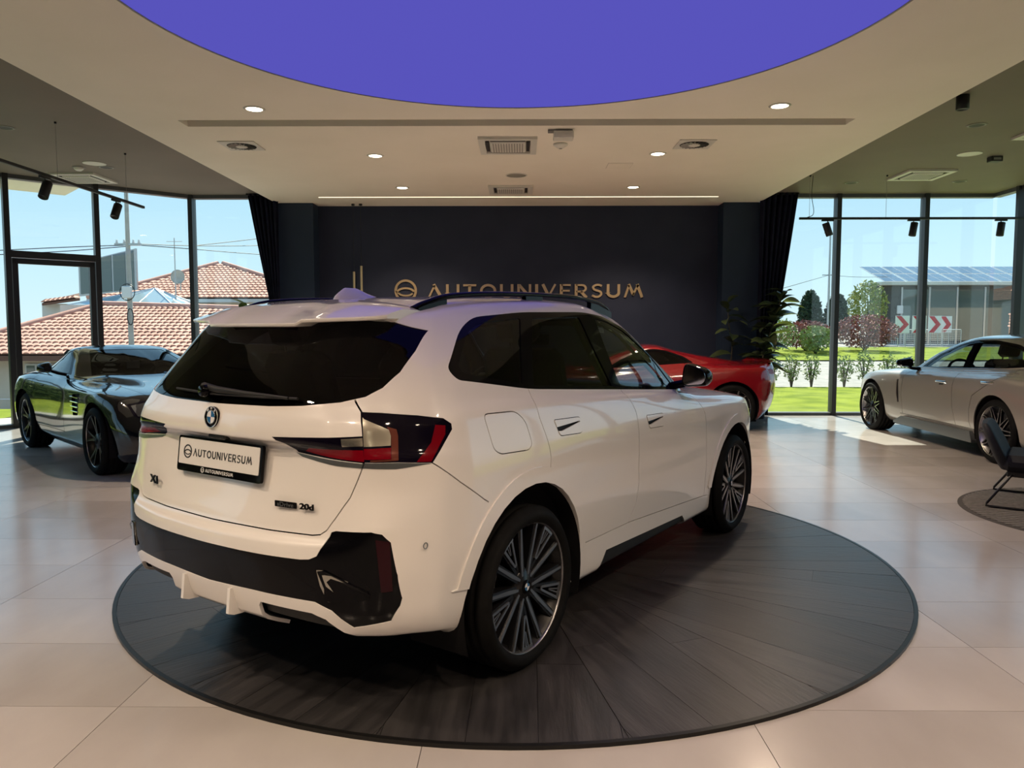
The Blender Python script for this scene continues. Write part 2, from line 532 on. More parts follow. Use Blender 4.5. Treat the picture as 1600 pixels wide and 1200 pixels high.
# cars
M['white_paint'] = pm('warm_white_paint', (.80, .775, .745), .28, coat=1.0)
M['black_paint'] = pm('black_paint', (.004, .005, .007), .12, coat=1.0)
M['silver_paint'] = pm('silver_beige_paint', (.34, .32, .29), .26, .4, coat=1.0)
M['red_paint'] = pm('deep_red_paint', (.16, .004, .008), .2, coat=1.0)
M['gloss_black'] = pm('gloss_black_trim', (.003, .003, .004), .05, spec=.14)
M['matt_black'] = pm('matt_black_plastic', (.012, .012, .012), .6)
M['lining'] = pm('dark_lining', (.010, .010, .011), .85, spec=.1)
M['tyre'] = noisy(pm('tyre_rubber', (.006, .006, .006), .7, spec=.12), (.005, .005, .005), (.008, .008, .008), 30, 3)
M['rim_silver'] = pm('machined_alloy', (.33, .33, .34), .32, .9)
M['rim_bright'] = pm('bright_alloy', (.62, .62, .62), .22, 1.0)
M['rim_black'] = pm('black_alloy', (.008, .008, .009), .3)
M['disc_metal'] = pm('brake_disc', (.22, .21, .20), .4, .9)
M['chrome'] = pm('chrome', (.75, .75, .76), .08, 1.0)
M['grey_trim'] = pm('satin_grey_trim', (.22, .24, .25), .3, .8)
M['tint_dark'] = glass('privacy_glass', (.09, .095, .10), 1.36)
M['tint_light'] = glass('side_glass', (.55, .60, .60), 1.42)
M['tint_rear'] = glass('rear_window_glass', (.06, .062, .07), 1.3)
M['lens_red'] = pm('red_lens', (.17, .002, .008), .1, spec=.3)
M['lens_red_dark'] = pm('dark_red_reflector', (.022, .002, .005), .2, spec=.2)
M['lens_smoke'] = pm('smoked_lens', (.004, .003, .008), .05, spec=.2)
M['lens_clear'] = pm('clear_lens', (.62, .60, .52), .16, .88, spec=.4)
M['lens_amber'] = pm('amber_strip', (.16, .045, .03), .12, .3, spec=.4)
M['plate'] = pm('plate_white', (.72, .71, .69), .3)
M['ink'] = pm('black_ink', (.02, .02, .022), .4)
M['print_white'] = pm('white_print', (.75, .75, .75), .4)
M['roundel_blue'] = pm('roundel_blue', (.02, .12, .30), .2, coat=1.0)
M['roundel_white'] = pm('roundel_white', (.75, .75, .76), .2, coat=1.0)
M['seat'] = pm('seat_leather', (.014, .013, .013), .55)
M['headlamp'] = pm('headlamp_lens', (.25, .28, .32), .06, .9, coat=1.0)
# ------------------------------------------------------------------ room shell
H_DARK, H_CREAM = 3.80, 3.67
Y_WIN, Y_WALL = 13.19, 13.54
ROOM = [(-8.57, 10.5), (-8.57, -8.0), (8.13, -8.0), (8.13, 13.19), (-5.67, 13.19), (-7.12, 11.93)]
DISC_C, DISC_R = (-.033, 4.904), 2.353

def clip(poly, a, b):
    """keep the part of poly left of the line a -> b"""
    out = []; d = (b[0] - a[0], b[1] - a[1])
    side = lambda p: d[0] * (p[1] - a[1]) - d[1] * (p[0] - a[0])
    for i, p in enumerate(poly):
        q = poly[(i + 1) % len(poly)]; sp, sq = side(p), side(q)
        if sp >= 0: out.append(p)
        if (sp > 0 > sq) or (sp < 0 < sq):
            t = sp / (sp - sq); out.append((p[0] + (q[0] - p[0]) * t, p[1] + (q[1] - p[1]) * t))
    return out

def room_clip(poly):
    hull = [(-8.57, 10.5), (-8.57, -8.0), (8.13, -8.0), (8.13, 13.19), (-5.67, 13.19)]
    for i in range(len(hull)):
        poly = clip(poly, hull[i], hull[(i + 1) % len(hull)])
        if len(poly) < 3: return []
    return poly

fl = MB().prism([(-8.7, 10.4), (-8.7, -8.1), (8.3, -8.1), (8.3, 13.3), (4.2, 13.3), (4.2, 13.7), (-4.2, 13.7), (-4.2, 13.3), (-5.72, 13.3)], 'z', -.25, -.004).build('floor', M['grout'])
tag(fl, kind='structure')
TX, TY, GX, GY = 1.2225, .593, -.345, 2.845
rest = MB(); full = None; nt_ = 0
for j in range(-19, 19):
    for i in range(-8, 8):
        x0 = GX + i * TX + .0015; x1 = x0 + TX - .003; y0 = GY + j * TY + .0015; y1 = y0 + TY - .003
        if all(math.hypot(x - DISC_C[0], y - DISC_C[1]) < DISC_R - .05 for x in (x0, x1) for y in (y0, y1)): continue
        poly = room_clip([(x0, y0), (x1, y0), (x1, y1), (x0, y1)])
        if len(poly) < 3: continue
        cx_, cy_ = (x0 + x1) / 2, (y0 + y1) / 2
        seen = cy_ > 1.9 and abs(cx_) < .70 * cy_ + .75
        whole = len(poly) == 4 and abs(max(p[0] for p in poly) - x1) < 1e-6 and abs(min(p[0] for p in poly) - x0) < 1e-6 and abs(max(p[1] for p in poly) - y1) < 1e-6
        if not seen:
            rest.prism(poly, 'z', -.012, 0)
        elif whole:
            if full is None:
                full = MB().prism([(-(x1 - x0) / 2, -(y1 - y0) / 2), ((x1 - x0) / 2, -(y1 - y0) / 2), ((x1 - x0) / 2, (y1 - y0) / 2), (-(x1 - x0) / 2, (y1 - y0) / 2)], 'z', -.012, 0).mesh('floor_tile', M['floor_tile'])
            part('floor_tile', full, fl, Matrix.Translation((cx_, cy_, 0))); nt_ += 1
        else:
            part('floor_tile', MB().prism([(p[0] - cx_, p[1] - cy_) for p in poly], 'z', -.012, 0).mesh('floor_tile', M['floor_tile']), fl, Matrix.Translation((cx_, cy_, 0))); nt_ += 1
tag(rest.build('tile_field', M['floor_tile'], fl), kind='stuff')

# far wall between two navy piers, solid walls behind the camera
tag(MB().box(-3.75, 3.68, Y_WALL, Y_WALL + .2, -.05, H_CREAM).build('wall_far', M['navy']), kind='structure')
for nm, a, b in (('wall_pier_left', -4.20, -3.57), ('wall_pier_right', 3.50, 4.16)):
    tag(MB().box(a, b, Y_WIN, Y_WALL + .2, -.05, H_CREAM - .002).build(nm, M['navy_col']), kind='structure')
tag(MB().box(-8.8, 8.4, -8.2, -8.0, -.05, H_DARK).build('wall_near', M['navy']), kind='structure')
tag(MB().box(-8.77, -8.57, -8.0, 2.0, -.05, H_DARK).build('wall_left', M['navy']), kind='structure')
tag(MB().box(8.13, 8.33, -8.0, 4.7, -.05, H_DARK).build('wall_right', M['navy']), kind='structure')

# taupe ceiling above, cream ceiling panel hung under it
tag(MB().prism([(-8.9, 10.2), (-8.9, -8.2), (8.4, -8.2), (8.22, 13.27), (4.25, 13.27), (4.25, 13.8), (-4.25, 13.8), (-4.25, 13.27), (-5.70, 13.27)], 'z', H_DARK, H_DARK + .35).build('ceiling', M['ceiling_dark']), kind='structure')
SX0, SX1, SY0, SY1 = -3.59, 3.49, 8.06, 8.31
cp = MB()
cp.box(-4.21, 4.11, -4.0, SY0, H_CREAM, H_DARK - .005)
cp.box(-4.21, 4.11, SY1, Y_WALL + .1, H_CREAM, H_DARK - .005)
cp.box(-4.21, SX0, SY0, SY1, H_CREAM, H_DARK - .005)
cp.box(SX1, 4.11, SY0, SY1, H_CREAM, H_DARK - .005)
cpo = tag(cp.build('ceiling_panel', M['ceiling_cream']), kind='structure')
MB().box(SX0, SX1, SY0, SY1, H_CREAM + .09, H_CREAM + .11).build('curtain_slot', M['slot'], cpo)

# round violet light ceiling
lc = empty('light_ceiling', (-.03, 4.98, H_CREAM))
tag(lc, 'large round violet-blue glowing light panel in the cream ceiling', 'ceiling light')
MB().lathe([(0, -.006), (2.64, -.006), (2.64, -.001), (0, -.001)], 96, smooth=False).build('light_membrane', M['blue_glow'], lc)
MB().lathe([(2.64, -.012), (2.655, -.012), (2.655, -.001), (2.64, -.001)], 96, smooth=False, closed=True).build('frame_ring', M['grey_plastic'], lc)

# LED line along the far edge of the cream panel
ll = tag(MB().box(-3.32, 3.26, 12.615, 12.645, H_CREAM - .008, H_CREAM - .001).build('led_strip', M['led']), 'thin warm light line in the cream ceiling near the navy wall', 'light strip')

# ------------------------------------------------------------------ windows
def frame_matrix(p0, p1):
    d = Vector((p1[0] - p0[0], p1[1] - p0[1], 0)); L = d.length; a = math.atan2(d.y, d.x)
    return Matrix.Translation((p0[0], p0[1], 0)) @ Matrix.Rotation(a, 4, 'Z'), L

def bay(name, p0, p1, splits=(), h=H_DARK, mw=.075, ends=(1, 1), transom=None, label=None):
    """run of glazing from p0 to p1; posts at the ends and the splits, one pane object per field. Inside is on the -y side"""
    Mx, L = frame_matrix(p0, p1)
    fr = MB(); xs = [0] + list(splits) + [L]
    fr.box(-.02, L + .02, -.06, .10, -.03, .05, Mx); fr.box(0, L, -.05, .09, h - .06, h, Mx)
    o = tag(fr.build(name, M['mullion_in']), kind='structure')
    for k, x in enumerate(xs):
        if (k == 0 and not ends[0]) or (k == len(xs) - 1 and not ends[1]): continue
        p = MB().box(x - mw / 2, x + mw / 2, -.09, .02, 0, h, Mx)
        po = p.build('post', M['mullion'], o)
        MB().box(x - mw * .38, x + mw * .38, .02, .10, 0, h, Mx).build('outer_post', M['mullion_in'], o)
    for a, b in zip(xs[:-1], xs[1:]):
        if transom is None:
            MB().box(a + mw * .3, b - mw * .3, .02, .032, .04, h - .04, Mx).build('pane', M['pane'], o)
        else:
            MB().box(a + mw * .3, b - mw * .3, .02, .032, transom + .03, h - .04, Mx).build('pane', M['pane'], o)
            MB().box(a, b, -.08, .05, transom - .05, transom + .05, Mx).build('transom', M['mullion'], o)
    return o, Mx, L

bay('window_1', (-5.67, 13.19), (-4.19, 13.19), ends=(1, 0))
bay('window_2', (-6.80, 12.20), (-5.67, 13.19), ends=(1, 0))
d1, MxD, LD = bay('door_1', (-7.68, 11.35), (-6.80, 12.20), transom=2.62, ends=(1, 0))
# glazed door leaf inside the bay
lf = MB(); w = .075
lf.box(.05, .05 + w, -.06, .03, .02, 2.56, MxD); lf.box(LD - .05 - w, LD - .05, -.06, .03, .02, 2.56, MxD)
lf.box(.05, LD - .05, -.06, .03, 2.48, 2.56, MxD); lf.box(.05, LD - .05, -.06, .03, .02, .12, MxD)
leaf = lf.build('door_leaf', M['mullion'], d1)
MB().box(.12, LD - .12, -.02, -.008, .11, 2.49, MxD).build('pane', M['pane'], leaf)
bay('window_3', (-8.57, 10.50), (-7.68, 11.35), ends=(1, 0))
bay('window_4', (-8.57, 2.0), (-8.57, 10.50), splits=(1.7, 3.4, 5.1, 6.8), ends=(1, 0))
bay('window_5', (4.16, 13.19), (8.13, 13.19), splits=(1.29, 2.78), ends=(0, 0))
bay('window_6', (8.13, 13.19), (8.13, 4.7), splits=(.72, 2.2, 3.7, 5.2, 6.7), ends=(0, 1))

# small soffit outside above the entrance door
Mx, L = frame_matrix((-8.6, 10.6), (-6.9, 12.2))
tag(MB().box(0, L, .1, 1.5, H_DARK + .02, H_DARK + .2, Mx).build('trim_1', M['ceiling_cream']), kind='structure')

# ------------------------------------------------------------------ curtains gathered at the piers
def curtain(name, x_in, xs_out, label, seed):
    """x_in: fixed edge, xs_out: list of (z, outer x)"""
    nz_, nu = 26, 60; vs = []; fs = []
    zz = np.linspace(.02, H_DARK - .01, nz_)
    for k, z in enumerate(zz):
        xo = float(np.interp(z, [a for a, _ in xs_out], [b for _, b in xs_out]))
        for i in range(nu + 1):
            u = i / nu; amp = .045
            x = x_in + (xo - x_in) * u
            y = 13.02 + amp * math.sin(u * 2 * PI * 6.5 + seed) + .015 * math.sin(u * 31 + z * 1.7)
            vs.append((x, y, z))
    for k in range(nz_ - 1):
        for i in range(nu):
            a = k * (nu + 1) + i; fs.append((a, a + 1, a + nu + 2, a + nu + 1))
    c = empty(name, (0, 0, 0)); tag(c, label, 'curtain')
    o = MB().add(vs, fs, True).build('cloth', M['curtain'], c)
    s = o.modifiers.new('thickness', 'SOLIDIFY'); s.thickness = .008
    a, b = sorted((x_in, xs_out[-1][1]))
    MB().box(a - .02, b + .02, 13.0, 13.04, H_DARK - .035, H_DARK - .001).build('curtain_track', M['black_metal'], c)
    return c
curtain('curtain', -4.12, [(0, -4.26), (.9, -4.24), (1.95, -4.30), (3.8, -4.64)], 'dark navy pleated curtain beside the left end of the navy wall', 0)
curtain('curtain', 4.08, [(0, 4.27), (.9, 4.29), (1.87, 4.44), (3.8, 4.70)], 'dark navy pleated curtain behind the tall rubber plant', 1.3)

# ------------------------------------------------------------------ lettering on the far wall
def stroke_poly(pts, w):
    """outline of a polyline of width w (mitred)"""
    P = [Vector(p) for p in pts]; n = len(P); Lf, Rt = [], []
    for i in range(n):
        d1 = (P[i] - P[i - 1]).normalized() if i else (P[1] - P[0]).normalized()
        d2 = (P[i + 1] - P[i]).normalized() if i < n - 1 else d1
        n1 = Vector((-d1.y, d1.x)); n2 = Vector((-d2.y, d2.x)); mm = (n1 + n2)
        if mm.length < .3: mm = n1
        mm.normalize(); k = 1 / max(.5, mm.dot(n1))
        Lf.append(P[i] + mm * (w / 2 * k)); Rt.append(P[i] - mm * (w / 2 * k))
    return Lf, Rt

def add_stroke(mb, pts, w, T, d):
    Lf, Rt = stroke_poly(pts, w); n = len(Lf)
    vs = [T(p.x, p.y, 0) for p in Lf] + [T(p.x, p.y, 0) for p in Rt] + [T(p.x, p.y, d) for p in Lf] + [T(p.x, p.y, d) for p in Rt]
    fs = []
    for i in range(n - 1):
        fs += [(i, i + 1, n + i + 1, n + i), (2 * n + i, 3 * n + i, 3 * n + i + 1, 2 * n + i + 1),
               (i, 2 * n + i, 2 * n + i + 1, i + 1), (n + i, n + i + 1, 3 * n + i + 1, 3 * n + i)]
    fs += [(0, n, 3 * n, 2 * n), (n - 1, 3 * n - 1, 4 * n - 1, 2 * n - 1)]
    mb.add(vs, fs)

def arc(cx_, cy_, rx, ry, a0, a1, n=14):
    return [(cx_ + rx * math.cos(R(a0 + (a1 - a0) * i / n)), cy_ + ry * math.sin(R(a0 + (a1 - a0) * i / n))) for i in range(n + 1)]

LET = {
 'A': (1.0, [([(.05, 0), (.47, .93)], .13), ([(.40, 1.0), (.93, 0)], .21)]),
 'U': (.95, [([(.10, 1), (.10, .36)] + arc(.475, .36, .375, .29, 180, 360) + [(.85, 1)], .19)]),
 'T': (.92, [([(0, .92), (.92, .92)], .16), ([(.46, .9), (.46, 0)], .21)]),
 'O': (1.15, [(arc(.575, .5, .48, .43, 0, 360, 28), .18)]),
 'N': (1.0, [([(.10, 0), (.10, 1)], .17), ([(.14, .95), (.86, .05)], .2), ([(.90, 0), (.90, 1)], .17)]),
 'I': (.22, [([(.11, 0), (.11, 1)], .21)]),
 'V': (1.0, [([(.06, 1), (.50, .05)], .21), ([(.46, .06), (.94, 1)], .14)]),
 'E': (.78, [([(.10, 0), (.10, 1)], .2), ([(.1, .93), (.76, .93)], .14), ([(.1, .51), (.70, .51)], .13), ([(.1, .07), (.78, .07)], .14)]),
 'R': (.9, [([(.10, 0), (.10, 1)], .2), ([(.1, .93), (.5, .93)] + arc(.52, .69, .26, .24, 90, -90) + [(.1, .45)], .14), ([(.42, .45), (.84, 0)], .2)]),
 'S': (.82, [(smooth_line([(.74, .86), (.55, .94), (.32, .93), (.14, .80), (.20, .60), (.45, .51), (.66, .41), (.70, .22), (.52, .07), (.28, .06), (.06, .16)], 4), .15)]),
 'M': (1.35, [([(.08, 0), (.36, .93)], .15), ([(.33, 1), (.67, .20)], .2), ([(.63, .15), (1.0, .95)], .14), ([(.93, 1), (1.27, 0)], .21)]),
}
def letters(text, T, d, track=.22, sx=1.0):
    """returns list of MB for each letter and total width (cap height 1)"""
    out = []; x = 0
    for ch in text:
        w_, st = LET[ch]; mb = MB()
        for pts, sw in st:
            add_stroke(mb, pts, sw, (lambda X: (lambda u, v, q: T(X + u * sx, v, q)))(x), d)
        out.append(mb); x += w_ * sx + track
    return out, x - track
def text_width(text, track=.22, sx=1.0):
    return sum(LET[c][0] * sx for c in text) + track * (len(text) - 1)
def emblem(mb, T, d):
    """ring with two crescent arcs, radius .5 around the origin"""
    add_stroke(mb, arc(0, 0, .45, .45, 0, 360, 36), .10, T, d)
    add_stroke(mb, [(-.44, -.06)] + arc(0, -.06, .36, .17, 160, 20, 10) + [(.42, -.02)], .085, T, d)
    add_stroke(mb, [(-.40, -.10)] + arc(0, -.06, .33, .16, 200, 340, 10), .07, T, d)

sg = empty('wall_lettering', (0, Y_WALL, 2.06)); tag(sg, 'gold AUTOUNIVERSUM lettering with round emblem on the navy wall', 'sign')
cap = .235; W0, W1 = -1.63, 2.19
sxx = 1.0; tr = .26; wt = text_width('AUTOUNIVERSUM', tr, sxx); k = (W1 - W0) / wt
mbs, _ = letters('AUTOUNIVERSUM', lambda u, v, q: Vector((W0 + u * k, -q, v * cap)), .03, tr, sxx)
for mb in mbs: mb.build('letter', M['gold'], sg)
mb = MB(); emblem(mb, lambda u, v, q: Vector((-2.03 + u * .40, -q, .12 + v * .40)), .03); mb.build('emblem', M['gold'], sg)

# two slim hanging tube lamps in front of the far wall
for x, z0, nm in ((-2.90, 2.50, 'left and shorter'), (-2.77, 2.60, 'right and taller')):
    pl = empty('hanging_tube_lamp', (x, 13.30, 0)); tag(pl, 'slim gold tube lamp hanging before the navy wall, %s of two' % nm, 'lamp', 'slim tube lamps')
    MB().tube([(0, 0, z0 - 1.05), (0, 0, z0)], .022, 12).build('tube', M['gold'], pl)
    MB().tube([(0, 0, z0), (0, 0, H_CREAM - .02)], .003, 6).build('cord', M['black_metal'], pl)
    MB().lathe([(0, -.03), (.03, -.03), (.03, 0), (0, 0)], 12).build('ceiling_cap', M['black_metal'], pl).location = (0, 0, H_CREAM)

# ------------------------------------------------------------------ ceiling fittings
SPOT_W = 265.0
def downlight(x, y, label, lit=True, h=H_CREAM, r=.095, power=1.0):
    o = empty('downlight', (x, y, h)); tag(o, label, 'downlight', 'round recessed downlights')
    MB().lathe([(r * .82, -.004), (r * .9, -.010), (r, -.008), (r + .012, -.001), (r * .82, -.001)], 28, closed=True).build('rim', M['white_plastic'] if lit else M['grey_plastic'], o)
    MB().lathe([(0, -.005), (r * .84, -.005), (r * .84, -.001), (0, -.001)], 28, smooth=False).build('lens', M['lamp_on'] if lit else M['dark_slot'], o)
    if lit:
        ld = bpy.data.lights.new('downlight_bulb', 'SPOT'); lo = bpy.data.objects.new('downlight_bulb', ld); link(lo, o)
        ld.energy = SPOT_W * power; ld.color = (1, .77, .56); ld.spot_size = R(128); ld.spot_blend = .7; ld.shadow_soft_size = .08
        lo.location = (0, 0, -.02)
    return o
for x, y, lb in ((-2.64, 7.66, 'lit downlight left of the violet ceiling circle, nearest the camera'), (-1.82, 9.68, 'lit downlight left of the large ceiling air vent'),
                 (-1.81, 11.81, 'lit downlight on the left near the thin ceiling light line'), (2.55, 7.61, 'lit downlight right of the violet ceiling circle, nearest the camera'),
                 (1.72, 9.61, 'lit downlight right of the ceiling detector'), (1.74, 11.80, 'lit downlight on the right near the thin ceiling light line')):
    downlight(x, y, lb, power=1.5)
for i, (x, y) in enumerate(((-3.3, 2.2), (3.2, 2.2), (-2.8, .4), (-1.0, .2), (.9, .2), (2.7, .4), (-2.6, -2.4), (0, -2.4), (2.6, -2.4))):
    downlight(x, y, 'lit downlight in the cream ceiling beside or behind the camera', power=.55 if y < 0 else (1.35 if y > 2 else .92))
for x, y, lb in ((-5.92, 8.81, 'unlit downlight in the taupe ceiling at the left picture edge'), (-5.91, 10.93, 'unlit downlight beside the ceiling speaker over the left windows'),
                 (5.19, 8.82, 'unlit downlight in the taupe ceiling near the black ceiling spot'), (5.23, 12.17, 'small unlit downlight left of the right ceiling air unit'),
                 (6.88, 12.08, 'small unlit downlight right of the right ceiling air unit')):
    downlight(x, y, lb, False, H_DARK)

def cassette(x0, x1, y0, y1, h, label, dark=False):
    o = empty('air_cassette', ((x0 + x1) / 2, (y0 + y1) / 2, h)); tag(o, label, 'air vent', 'square ceiling air units')
    a, b = (x1 - x0) / 2, (y1 - y0) / 2
    fr = MB(); t = .11 * 2 * a
    for q in (((-a, a, -b, -b + t)), (-a, a, b - t, b), (-a, -a + t, -b + t, b - t), (a - t, a, -b + t, b - t)):
        fr.box(*q, -.030, -.001)
    fr.build('frame', M['white_plastic'] if not dark else M['grey_plastic'], o)
    g = MB().bevbox(-a * .62, a * .62, -b * .62, b * .62, -.040, -.006, .012)
    go = g.build('grille', M['white_plastic'], o)
    n = 12
    for i in range(n):
        u = -a * .55 + 1.1 * a * (i + .5) / n
        MB().box(u - .006, u + .006, -b * .55, b * .55, -.0425, -.040).build('slat', M['grey_plastic'], go)
    for s in (-1, 1):
        MB().box(-a * .6, a * .6, s * b * .70 - .02, s * b * .70 + .02, -.026, -.010).build('air_slot', M['dark_slot'], o)
        MB().box(s * a * .70 - .02, s * a * .70 + .02, -b * .6, b * .6, -.026, -.010).build('air_slot', M['dark_slot'], o)
    return o
cassette(-.48, .20, 8.76, 9.52, H_CREAM, 'larger white square air unit in the middle of the cream ceiling')
cassette(-.48, .20, 11.62, 12.26, H_CREAM, 'smaller-looking white square air unit close to the thin ceiling light line')
cassette(-6.98, -6.30, 11.28, 11.98, H_DARK, 'square air unit in the taupe ceiling over the left windows')
cassette(5.64, 6.34, 11.18, 11.88, H_DARK, 'square air unit in the taupe ceiling over the right windows')
cassette(5.95, 6.65, 8.75, 9.4, H_DARK, 'square air unit cut off by the right picture edge')

def swirl(x, y, label):
    o = empty('swirl_diffuser', (x, y, H_CREAM)); tag(o, label, 'air vent', 'square swirl diffusers')
    a = .215
    MB().bevbox(-a, a, -a, a, -.012, -.001, .004).build('plate', M['white_plastic'], o)
    MB().lathe([(0, -.013), (.17, -.013), (.17, -.012), (0, -.012)], 28, smooth=False).build('throat', M['dark_slot'], o)
    for k in range(18):
        Mr = Matrix.Rotation(2 * PI * k / 18, 4, 'Z') @ Matrix.Translation((.115, 0, -.018)) @ Matrix.Rotation(R(35), 4, 'X')
        MB().box(-.045, .045, -.012, .012, -.001, .001, Mr).build('vane', M['grey_plastic'], o)
    MB().lathe([(0, -.026), (.06, -.024), (.075, -.015), (.075, -.012), (0, -.012)], 20).build('boss', M['white_plastic'], o)
swirl(-3.31, 9.14, 'square swirl air diffuser on the left of the cream ceiling')
swirl(2.06, 9.12, 'square swirl air diffuser on the right of the cream ceiling')

def puck(name, x, y, h, prof, mat, label, cat):
    o = MB().lathe(prof, 24).build(name, mat); o.location = (x, y, h); tag(o, label, cat); return o
det = empty('ceiling_detector', (.48, 9.1, H_CREAM)); tag(det, 'small white round detector below the ceiling projector mount', 'detector')
MB().lathe([(0, -.055), (.03, -.055), (.06, -.035), (.085, -.02), (.085, -.001), (0, -.001)], 20).build('dome', M['white_plastic'], det)
MB().lathe([(0, -.062), (.018, -.060), (.02, -.055), (0, -.055)], 12).build('sensor_eye', M['grey_plastic'], det)
jb = empty('ceiling_junction_box', (.48, 8.50, H_CREAM)); tag(jb, 'white junction box on the cream ceiling by the large air unit', 'box')
MB().bevbox(-.11, .11, -.08, .08, -.10, -.02, .008).build('housing', M['white_plastic'], jb)
MB().box(-.17, .10, -.05, .05, -.02, -.001).build('bracket', M['grey_plastic'], jb)
sp_ = empty('ceiling_speaker', (-.05, 10.9, H_CREAM)); tag(sp_, 'round flush speaker between the two cream ceiling air units', 'speaker')
MB().lathe([(0, -.005), (.13, -.005), (.14, -.001), (0, -.001)], 28).build('grille', M['slot'], sp_)
MB().lathe([(.14, -.009), (.155, -.005), (.155, -.001), (.14, -.001)], 28, closed=True).build('rim', M['white_plastic'], sp_)
hp = empty('access_panel', (1.33, 10.3, H_CREAM)); tag(hp, 'square access panel in the cream ceiling right of centre', 'panel')
MB().box(-.16, .16, -.16, .16, -.004, -.001).build('panel', M['ceiling_cream'], hp)
MB().box(-.163, .163, -.163, .163, -.0016, -.0004).build('joint', M['slot'], hp)
for x, y, lb in ((-5.94, 10.68, 'white round flush speaker in the taupe ceiling over the left windows'), (5.94, 10.23, 'white round flush speaker in the taupe ceiling on the right')):
    o = empty('ceiling_speaker', (x, y, H_DARK)); tag(o, lb, 'speaker')
    MB().lathe([(0, -.006), (.135, -.006), (.135, -.001), (0, -.001)], 28, smooth=False).build('grille', M['white_plastic'], o)
    MB().lathe([(.135, -.010), (.15, -.006), (.15, -.001), (.135, -.001)], 28, closed=True).build('rim', M['white_plastic'], o)
o = empty('ceiling_detector', (-6.30, 10.92, H_DARK)); tag(o, 'small white detector in the taupe ceiling over the left windows', 'detector')
MB().lathe([(0, -.05), (.035, -.05), (.06, -.03), (.07, -.001), (0, -.001)], 20).build('dome', M['white_plastic'], o)
MB().lathe([(.07, -.012), (.085, -.008), (.085, -.001), (.07, -.001)], 20, closed=True).build('base_ring', M['grey_plastic'], o)
o = empty('surface_spot', (4.40, 7.73, H_DARK)); tag(o, 'black cylindrical ceiling spot at the upper right', 'spotlight')
MB().lathe([(0, -.13), (.045, -.13), (.055, -.14), (.06, -.135), (.06, -.001), (0, -.001)], 24).build('housing', M['black_metal'], o)
MB().lathe([(0, -.128), (.045, -.128), (.045, -.124), (0, -.124)], 20, smooth=False).build('lens', M['grey_plastic'], o)
o = empty('ceiling_projector_box', (6.38, 10.40, H_DARK)); tag(o, 'small black box fixed to the taupe ceiling on the right', 'box')
MB().bevbox(-.075, .075, -.06, .06, -.07, -.001, .006).build('housing', M['black_metal'], o)
MB().box(-.05, .05, -.061, -.06, -.05, -.02).build('front_window', M['grey_plastic'], o)

# ------------------------------------------------------------------ track lights
def track(p0, p1, z, wires, heads, label, hlabels):
    d = Vector((p1[0] - p0[0], p1[1] - p0[1], 0)); L = d.length
    Mx = Matrix.Translation((p0[0], p0[1], z)) @ Matrix.Rotation(math.atan2(d.y, d.x), 4, 'Z')
    o = empty('track_rail', (p0[0], p0[1], z)); o.rotation_euler.z = math.atan2(d.y, d.x); tag(o, label, 'track light')
    MB().bevbox(0, L, -.018, .018, -.017, .017, .003).build('rail', M['black_metal'], o)
    for x in wires:
        MB().tube([(x, 0, .017), (x, 0, H_DARK - z)], .0025, 6).build('suspension_wire', M['grey_plastic'], o)
        MB().lathe([(0, -.02), (.014, -.02), (.014, 0), (0, 0)], 10).build('wire_anchor', M['black_metal'], o).location = (x, 0, H_DARK - z)
    if p0[0] > 0: MB().tube(smooth_line([(.12, 0, .017), (.20, 0, .05), (.22, .02, .14), (.19, .03, .35), (.20, .02, H_DARK - z)], 6), .005, 6).build('feed_cable', M['black_metal'], o)
    for (x, tilt, pan), lb in zip(heads, hlabels):
        q = Mx @ Vector((x, 0, 0))
        h = empty('track_spotlight', (q.x, q.y, q.z)); tag(h, lb, 'spotlight', 'black track spotlights')
        h.rotation_euler.z = pan
        MB().bevbox(-.09, .09, -.018, .018, -.042, -.019, .003).build('adapter', M['black_metal'], h)
        MB().tube([(0, 0, -.04), (0, 0, -.10)], .008, 8).build('stem', M['black_metal'], h)
        Mh = Matrix.Translation((0, 0, -.16)) @ Matrix.Rotation(tilt, 4, 'Y')
        hd = MB().lathe([(0, .10), (.045, .10), (.052, .092), (.052, -.10), (.046, -.106), (.042, -.095), (0, -.09)], 24, M=Mh).build('lamp_head', M['black_metal'], h)
        MB().lathe([(0, -.086), (.042, -.086), (.042, -.090), (0, -.090)], 20, M=Mh, smooth=False).build('lens', M['grey_plastic'], hd)
track((-5.20, 10.54), (-5.20, 6.4), 3.17, (.45, 1.95, 3.5), ((.72, .55, R(90)), (2.18, .5, R(90)), (3.6, .4, R(90))), 'black track rail hung along the left side under the taupe ceiling',
      ('black track spotlight in front of the second left window', 'black track spotlight at the far left near the door transom', 'black track spotlight beyond the left picture edge'))
track((4.22, 11.6), (8.05, 11.6), 3.16, (.15, 1.30, 3.6), ((.43, -.35, 0), (1.72, .16, 0), (3.03, .12, 0)), 'black track rail hung across the right windows',
      ('black track spotlight tilted most, nearest the right curtain', 'black track spotlight in the middle of the right rail', 'black track spotlight at the right end of the right rail'))

